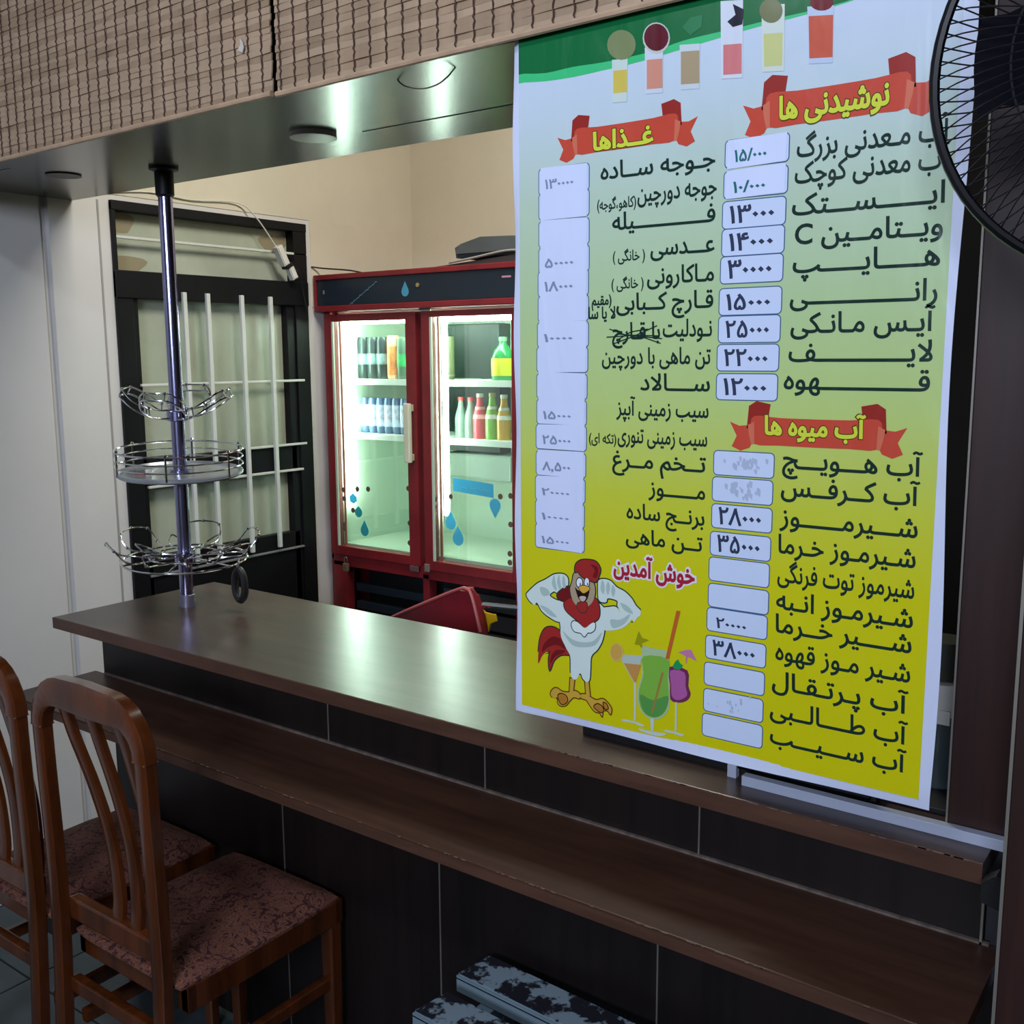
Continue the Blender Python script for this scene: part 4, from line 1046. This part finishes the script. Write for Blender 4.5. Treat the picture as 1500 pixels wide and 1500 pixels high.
Lb = [(789, 864, 263, '۱۳۰۰۰۰', .018), (789, 864, 300, '', 0), (789, 864, 341, '', 0), (789, 864, 380, '۵۰۰۰۰', .018), (788, 863, 415, '۱۸۰۰۰', .019), (788, 863, 452, '', 0), (787, 863, 490, '۱۰۰۰۰', .016), (786, 862, 527, '', 0),
      (786, 861, 566, '', 0), (786, 860, 604, '۱۵۰۰۰', .016), (785, 860, 641, '۲۵۰۰۰', .018), (785, 859, 680, '۸,۵۰۰', .018), (784, 858, 717, '۲۰۰۰۰', .015), (784, 857, 753, '۱۰۰۰۰', .014), (784, 857, 788, '۱۵۰۰۰', .015)]
for i, (a, b_, y, t, sz) in enumerate(Lb): pricebox(a, b_, y, t, .0187, True, FAINT, sz, (.14, .70), 'price_box')

# ---- ribbons with yellow headings
RED1 = inkmat('ribbon_red', rgb(196, 74, 56)); RED2 = inkmat('ribbon_dark_red', rgb(150, 44, 38)); RED3 = inkmat('ribbon_edge', rgb(206, 110, 84))
YEL = inkmat('heading_yellow', rgb(206, 214, 66)); OLV = inkmat('heading_shadow', rgb(74, 60, 20))
def ribbon(px0, px1, py, hgt, text, tx0, tx1, ty, ts):
    X0, _ = W2(px0, py); X1, _ = W2(px1, py); Zc = W2((px0+px1)/2, py)[1]; w_ = X1-X0; h_ = hgt/2
    S = lambda u, v: (X0+u*w_, Zc+v*h_)
    o = flat('heading_ribbon', [catmull([S(.15, 1.0), S(.3, .92), S(.5, .9), S(.7, .92), S(.85, 1.0), S(.87, .2), S(.85, -.95), S(.7, -1.0), S(.5, -1.02), S(.3, -1.0), S(.15, -.95), S(.13, .2)], True, 3)], RED1, bn_, 4)
    for sgn in (0, 1):
        f_ = lambda u: 1-u if sgn else u
        flat('ribbon_loop', [[S(f_(.115), 1.7), S(f_(.16), 2.05), S(f_(.245), 1.85), S(f_(.235), 1.0), S(f_(.2), .92), S(f_(.155), .9), S(f_(.13), .2), S(f_(.105), .1)]], RED2, o, 3)
        flat('ribbon_tail', [[S(f_(0), .55), S(f_(.06), .28), S(f_(.12), .35), S(f_(.145), .6), S(f_(.15), -.7), S(f_(.125), -1.25), S(f_(.07), -1.5), S(f_(.015), -1.2), S(f_(.045), -.45)]], RED1, o, 3)
        flat('ribbon_fold', [[S(f_(.112), .35), S(f_(.15), .6), S(f_(.155), -.95), S(f_(.135), -1.0), S(f_(.12), -.3)]], RED3, o, 5)
    line(text, tx0-1, tx1+1, ty, ts, OLV, o, 6, 'heading_outline', .07)
    line(text, tx0, tx1, ty, ts, YEL, o, 7, 'heading_text', .035)
ribbon(817, 1022, 197, .034, 'غــذاها', 869, 958, 208, .032)
ribbon(1089, 1374, 147, .040, 'نوشیدنی ها', 1141, 1303, 152, .036)
ribbon(1069, 1329, 634, .036, 'آب میوه ها', 1120, 1268, 642, .032)
# 'welcome'
WHT = inkmat('print_white', rgb(222, 220, 226)); CRIM = inkmat('crimson_print', rgb(164, 36, 56))
line('خوش آمدین', 896, 1021, 856, .034, WHT, bn_, 3, 'greeting_outline', .115)
line('خوش آمدین', 899, 1018, 856, .034, CRIM, bn_, 5, 'greeting_text', .035)

# ---- green band and glasses at the top
GR1 = inkmat('band_dark_green', rgb(12, 104, 56)); GR2 = inkmat('band_light_green', rgb(60, 190, 120))
top = ZT_-.0005
def toz(P): return px_poly(P)
def toX(px): return W2(px, 40)[0]
curve = [(768, 121), (800, 119), (840, 113), (880, 104), (920, 95), (960, 84), (1000, 72), (1040, 60), (1080, 48), (1120, 37), (1160, 27), (1200, 16), (1240, 4), (1262, -4)]
cu1 = catmull(px_poly(curve), False, 3)
band = flat('green_band', [[(XL+.013, top)]+[(XL+.013, cu1[0][1])]+cu1+[(cu1[-1][0], top)]], GR2, bn_, 2)
cu2 = catmull(px_poly([(768, 108), (800, 107), (840, 98), (880, 92), (920, 84), (960, 74), (1000, 60), (1040, 50), (1080, 41), (1120, 31), (1160, 22), (1200, 13), (1240, 2), (1262, -6)]), False, 3)
flat('green_band_dark', [[(XL+.013, top)]+[(XL+.013, cu2[0][1])]+cu2+[(cu2[-1][0], top)]], GR1, band, 3)
def ell(cx, cy, rx, ry, n=20): return [(cx+rx*math.cos(2*math.pi*k/n), cy+ry*math.sin(2*math.pi*k/n)) for k in range(n)]
def ink(r_, g_, b_): return inkmat('ink_%d_%d_%d' % (r_, g_, b_), rgb(r_, g_, b_))
def quad(x0, x1, y0, y1, sk=0): return [(x0, y0), (x1, y0-2), (x1-sk, y1-2), (x0+sk, y1)]
g = flat('juice_glass', [px_poly(quad(897, 920, 88, 151, 1))], ink(196, 212, 206), bn_, 6)
flat('juice', [px_poly(quad(899, 919, 104, 137, 0))], ink(206, 186, 84), g, 7); flat('lemon_slice', [px_poly(ell(911, 66, 21, 22))], ink(122, 134, 92), g, 7)
g = flat('juice_glass', [px_poly(quad(945, 972, 70, 138, 1))], ink(200, 210, 222), bn_, 6)
flat('juice', [px_poly(quad(948, 971, 88, 131, 0))], ink(206, 142, 122), g, 7); flat('fruit_rim', [px_poly(ell(962, 56, 20, 23))], ink(190, 196, 190), g, 7); flat('cherry', [px_poly(ell(962, 55, 18, 20))], ink(92, 26, 38), g, 8)
g = flat('juice_glass', [px_poly(quad(996, 1026, 66, 132, 1))], ink(196, 208, 214), bn_, 6)
flat('juice', [px_poly(quad(998, 1025, 76, 124, 0))], ink(168, 150, 118), g, 7); flat('mint_leaf', [px_poly([(1000, 40), (1012, 26), (1030, 22), (1028, 40), (1012, 52)])], ink(40, 120, 76), g, 7)
g = flat('juice_glass', [px_poly(quad(1056, 1089, 2, 116, 1))], ink(206, 214, 226), bn_, 6)
flat('juice', [px_poly(quad(1060, 1087, 66, 110, 0))], ink(206, 120, 122), g, 7); flat('dark_reflection', [px_poly([(1074, 6), (1090, 14), (1088, 36), (1074, 40), (1066, 32), (1078, 22)])], ink(30, 28, 44), g, 8)
g = flat('juice_glass', [px_poly(quad(1116, 1150, 8, 106, 1))], ink(204, 214, 206), bn_, 6)
flat('juice', [px_poly(quad(1119, 1147, 50, 98, 1))], ink(196, 200, 132), g, 7); flat('fruit_slice', [px_poly(ell(1130, 16, 17, 18))], ink(112, 116, 78), g, 8)
g = flat('juice_glass', [px_poly(quad(1183, 1222, 10, 94, 2))], ink(186, 200, 222), bn_, 6)
flat('juice', [px_poly(quad(1185, 1221, 24, 86, 1))], ink(198, 92, 70), g, 7); flat('berry', [px_poly(ell(1204, 4, 17, 12))], ink(110, 22, 32), g, 8)

# ---- flexing cockerel, drawn as flat print
def Zp(P): return [W2(750+x/4.838, 800+y/4.838) for x, y in P]
OUT = ink(30, 52, 44); BOD = ink(206, 222, 216); SHD = ink(168, 190, 184); CRED = ink(158, 42, 40); CDR = ink(112, 26, 28); FOOT = ink(200, 160, 60); FD = ink(92, 62, 18)
def shp(name, P, mt, par, lay, outl=0, smooth=True, om=None):
    Q = catmull(Zp(P), True, 4) if smooth else Zp(P)
    if outl:
        ar_ = .5*sum(Q[i-1][0]*Q[i][1]-Q[i][0]*Q[i-1][1] for i in range(len(Q)))
        E_ = embolden(Q, outl, 1 if ar_ > 0 else -1)
        o = flat(name+'_outline', [E_], om or OUT, par, lay-.5)
        return flat(name, [Q], mt, o if par is bn_ else par, lay)
    return flat(name, [Q], mt, par, lay)
root = flat('cockerel_print', [Zp([(470, 600), (560, 600), (560, 680), (470, 680)])], BOD, bn_, 4)
ol = .0018
for P in ([(360, 620), (300, 575), (240, 580), (205, 640), (192, 720), (188, 830), (220, 770), (270, 740), (262, 800), (270, 880), (300, 810), (350, 770), (415, 765), (400, 700)],): shp('tail', P, CRED, root, 5, ol)
shp('tail_shade', [(350, 660), (290, 640), (230, 690), (215, 750), (260, 715), (320, 700), (385, 730)], CDR, root, 5.6)
shp('tail_shade', [(380, 740), (320, 735), (285, 770), (275, 830), (310, 780), (360, 760)], CDR, root, 5.6)
for P in ([(415, 935), (445, 940), (435, 1035), (410, 1035)], [(520, 960), (545, 960), (555, 1060), (528, 1070)]): shp('shank', P, FOOT, root, 5, ol, False, FD)
shp('foot', [(410, 1035), (360, 1030), (320, 1005), (290, 1015), (276, 1050), (300, 1078), (330, 1068), (328, 1110), (350, 1130), (385, 1125), (410, 1095), (440, 1070), (480, 1078), (485, 1050), (450, 1025)], FOOT, root, 5.2, ol, True, FD)
shp('foot', [(528, 1050), (490, 1050), (492, 1075), (530, 1090), (560, 1135), (590, 1170), (625, 1180), (640, 1205), (648, 1165), (680, 1165), (700, 1190), (706, 1150), (680, 1110), (645, 1082), (600, 1090), (560, 1070)], FOOT, root, 5.2, ol, True, FD)
for P in ([(330, 1060), (350, 1045), (385, 1060), (395, 1095), (370, 1118), (345, 1110)], [(585, 1140), (605, 1118), (635, 1130), (650, 1160), (630, 1175)], [(650, 1110), (672, 1120), (682, 1150), (660, 1150)]): shp('toe', P, ink(176, 120, 44), root, 5.7, ol*.8, True, FD)
# arms
shp('arm', [(400, 390), (330, 385), (270, 350), (300, 320), (330, 335), (385, 320), (400, 270), (395, 220), (360, 196), (300, 200), (240, 235), (180, 265), (120, 320), (105, 345), (125, 385), (160, 415), (180, 400), (215, 460), (270, 505), (330, 535), (380, 520)], BOD, root, 5, ol)
shp('arm', [(610, 450), (690, 430), (740, 430), (770, 470), (750, 420), (750, 390), (720, 375), (680, 370), (670, 395), (635, 395), (615, 370), (612, 300), (615, 245), (650, 232), (700, 245), (745, 290), (800, 320), (850, 370), (880, 420), (912, 455), (910, 490), (890, 505), (870, 535), (850, 520), (820, 555), (770, 585), (700, 598), (650, 590), (620, 540)], BOD, root, 5, ol)
for P in ([(300, 205), (285, 260), (300, 300), (320, 312), (312, 260)], [(335, 200), (322, 250), (335, 300), (352, 300), (345, 250)], [(368, 205), (358, 250), (368, 300), (384, 290), (378, 240)],
          [(640, 240), (630, 300), (650, 340), (660, 300), (655, 260)], [(680, 250), (668, 300), (682, 345), (698, 300), (692, 262)], [(715, 275), (705, 320), (720, 360), (735, 320), (728, 290)]): shp('finger_shade', P, SHD, root, 5.8)
for P in ([(200, 420), (260, 440), (320, 500), (270, 490)], [(700, 520), (770, 520), (840, 480), (800, 550), (720, 580)], [(200, 290), (250, 300), (270, 340), (220, 350)], [(770, 400), (830, 430), (860, 480), (800, 455)]): shp('arm_shade', P, SHD, root, 5.7)
# body
shp('torso', [(335, 400), (330, 470), (345, 560), (350, 640), (385, 720), (415, 780), (418, 880), (425, 930), (450, 945), (470, 930), (478, 905), (492, 905), (502, 935), (530, 962), (552, 945), (558, 870), (565, 780), (610, 730), (645, 660), (662, 560), (665, 480), (640, 420), (560, 380), (430, 380)], BOD, root, 5.4, ol)
shp('chest_line', [(360, 600), (430, 660), (510, 680), (580, 670), (640, 610), (600, 695), (520, 715), (430, 700)], SHD, root, 6)
shp('feather_tuft', [(425, 550), (440, 530), (470, 540), (515, 575), (560, 545), (590, 545), (588, 590), (560, 612), (540, 612), (515, 640), (490, 615), (450, 605), (430, 580)], ink(218, 232, 226), root, 6.2, ol*.8)
# scarf, head
shp('scarf_knot', [(330, 330), (400, 285), (425, 320), (420, 370), (380, 390), (330, 370)], CDR, root, 6, ol)
shp('scarf', [(380, 390), (440, 370), (500, 440), (560, 380), (600, 375), (622, 440), (615, 510), (560, 550), (515, 578), (470, 530), (400, 470), (375, 430)], CRED, root, 6.4, ol)
shp('head', [(440, 200), (470, 180), (540, 230), (580, 260), (592, 320), (580, 380), (550, 420), (500, 440), (450, 410), (425, 360), (415, 300), (430, 250)], ink(168, 150, 124), root, 6.6, ol)
shp('comb', [(450, 180), (455, 130), (490, 100), (550, 97), (600, 112), (628, 160), (620, 205), (600, 250), (560, 245), (500, 215), (470, 180)], CRED, root, 7.2, ol)
shp('comb_shade', [(560, 130), (610, 150), (605, 220), (575, 215), (590, 170)], CDR, root, 7.5)
shp('wattle', [(470, 405), (500, 395), (530, 400), (535, 440), (515, 470), (485, 460), (465, 435)], CRED, root, 7.2, ol*.7)
for cx in (481, 533):
    shp('eye', ell(cx, 258, 20 if cx < 500 else 16, 32, 14), ink(226, 232, 240), root, 7.3, ol*.8)
    shp('pupil', ell(cx+6, 268, 4, 10, 10), OUT, root, 7.8)
shp('mouth', [(450, 290), (470, 310), (510, 320), (550, 310), (545, 350), (530, 385), (500, 395), (475, 370), (460, 330)], ink(40, 16, 16), root, 7.2)
shp('beak', [(478, 290), (508, 278), (550, 292), (545, 312), (512, 332), (488, 315)], ink(220, 170, 60), root, 7.9, ol*.6)
shp('tongue', [(480, 360), (505, 352), (528, 362), (515, 388), (495, 388)], ink(190, 180, 170), root, 7.6)

# ---- cocktail glasses print
gl = ink(190, 204, 196)
g = flat('cocktail_print', [Zp([(755, 765), (925, 775), (880, 972), (868, 972)])], ink(178, 192, 180), bn_, 4)
flat('drink', [Zp([(795, 828), (918, 840), (880, 965), (868, 962)])], ink(190, 140, 74), g, 5); flat('orange_slice', [Zp(ell(744, 752, 48, 68, 22))], ink(206, 180, 90), g, 4.6); flat('orange_flesh', [Zp(ell(742, 750, 40, 58, 22))], ink(202, 160, 78), g, 4.9)
flat('stem', [Zp([(868, 965), (882, 965), (880, 1235), (866, 1235)]), catmull(Zp([(786, 1225), (866, 1240), (940, 1268), (920, 1276), (860, 1252), (790, 1240)]), True, 3)], gl, g, 5)
flat('paper_parasol', [Zp([(900, 600), (925, 650), (975, 665), (920, 690), (945, 740), (930, 745), (905, 700), (870, 695)])], ink(150, 150, 20), g, 5)
g = flat('cocktail_print', [catmull(Zp([(925, 710), (1010, 725), (1100, 745), (1118, 830), (1112, 940), (1122, 1060), (1110, 1160), (1060, 1215), (990, 1225), (925, 1180), (893, 1100), (895, 1010), (925, 900), (922, 800)]), True, 3)], ink(168, 192, 150), bn_, 5.5)
flat('drink', [catmull(Zp([(930, 780), (1110, 800), (1106, 930), (1114, 1060), (1100, 1150), (1055, 1205), (990, 1212), (930, 1170), (902, 1095), (905, 1010), (935, 900)]), True, 3)], ink(122, 176, 66), g, 6)
flat('drink_shade', [catmull(Zp([(910, 1050), (1000, 1090), (1108, 1060), (1095, 1150), (1050, 1200), (990, 1208), (932, 1165)]), True, 3)], ink(84, 148, 70), g, 6.2)
flat('straw', [Zp([(1168, 455), (1196, 460), (1115, 800), (1090, 795)])], ink(190, 98, 42), g, 6.6); flat('straw', [Zp([(1062, 890), (1080, 895), (1000, 1190), (988, 1180)])], ink(150, 128, 62), g, 6.4)
flat('stem', [Zp([(982, 1220), (1010, 1224), (1006, 1310), (988, 1310)]), catmull(Zp([(905, 1290), (995, 1312), (1095, 1328), (1060, 1345), (990, 1335), (910, 1305)]), True, 3)], gl, g, 6)
g = flat('cocktail_print', [catmull(Zp([(1115, 855), (1245, 880), (1252, 990), (1268, 1050), (1240, 1095), (1180, 1108), (1125, 1085), (1122, 980)]), True, 3)], ink(112, 44, 84), bn_, 5)
flat('drink', [catmull(Zp([(1124, 880), (1225, 895), (1232, 990), (1245, 1050), (1215, 1080), (1170, 1090), (1135, 1060), (1130, 980)]), True, 3)], ink(168, 90, 150), g, 6)
flat('mint_leaf', [Zp([(1140, 850), (1160, 815), (1180, 800), (1190, 825), (1215, 845), (1190, 875), (1150, 865)])], ink(28, 150, 84), g, 6.5)
flat('paper_parasol', [Zp([(1180, 750), (1230, 735), (1270, 732), (1312, 815), (1265, 790), (1245, 785), (1238, 830), (1232, 830), (1234, 778)])], ink(192, 120, 160), g, 6.5)
flat('stem', [Zp([(1160, 1105), (1172, 1105), (1168, 1310), (1156, 1310)]), catmull(Zp([(1082, 1300), (1160, 1315), (1225, 1338), (1200, 1345), (1150, 1328), (1090, 1315)]), True, 3)], gl, g, 5.5)
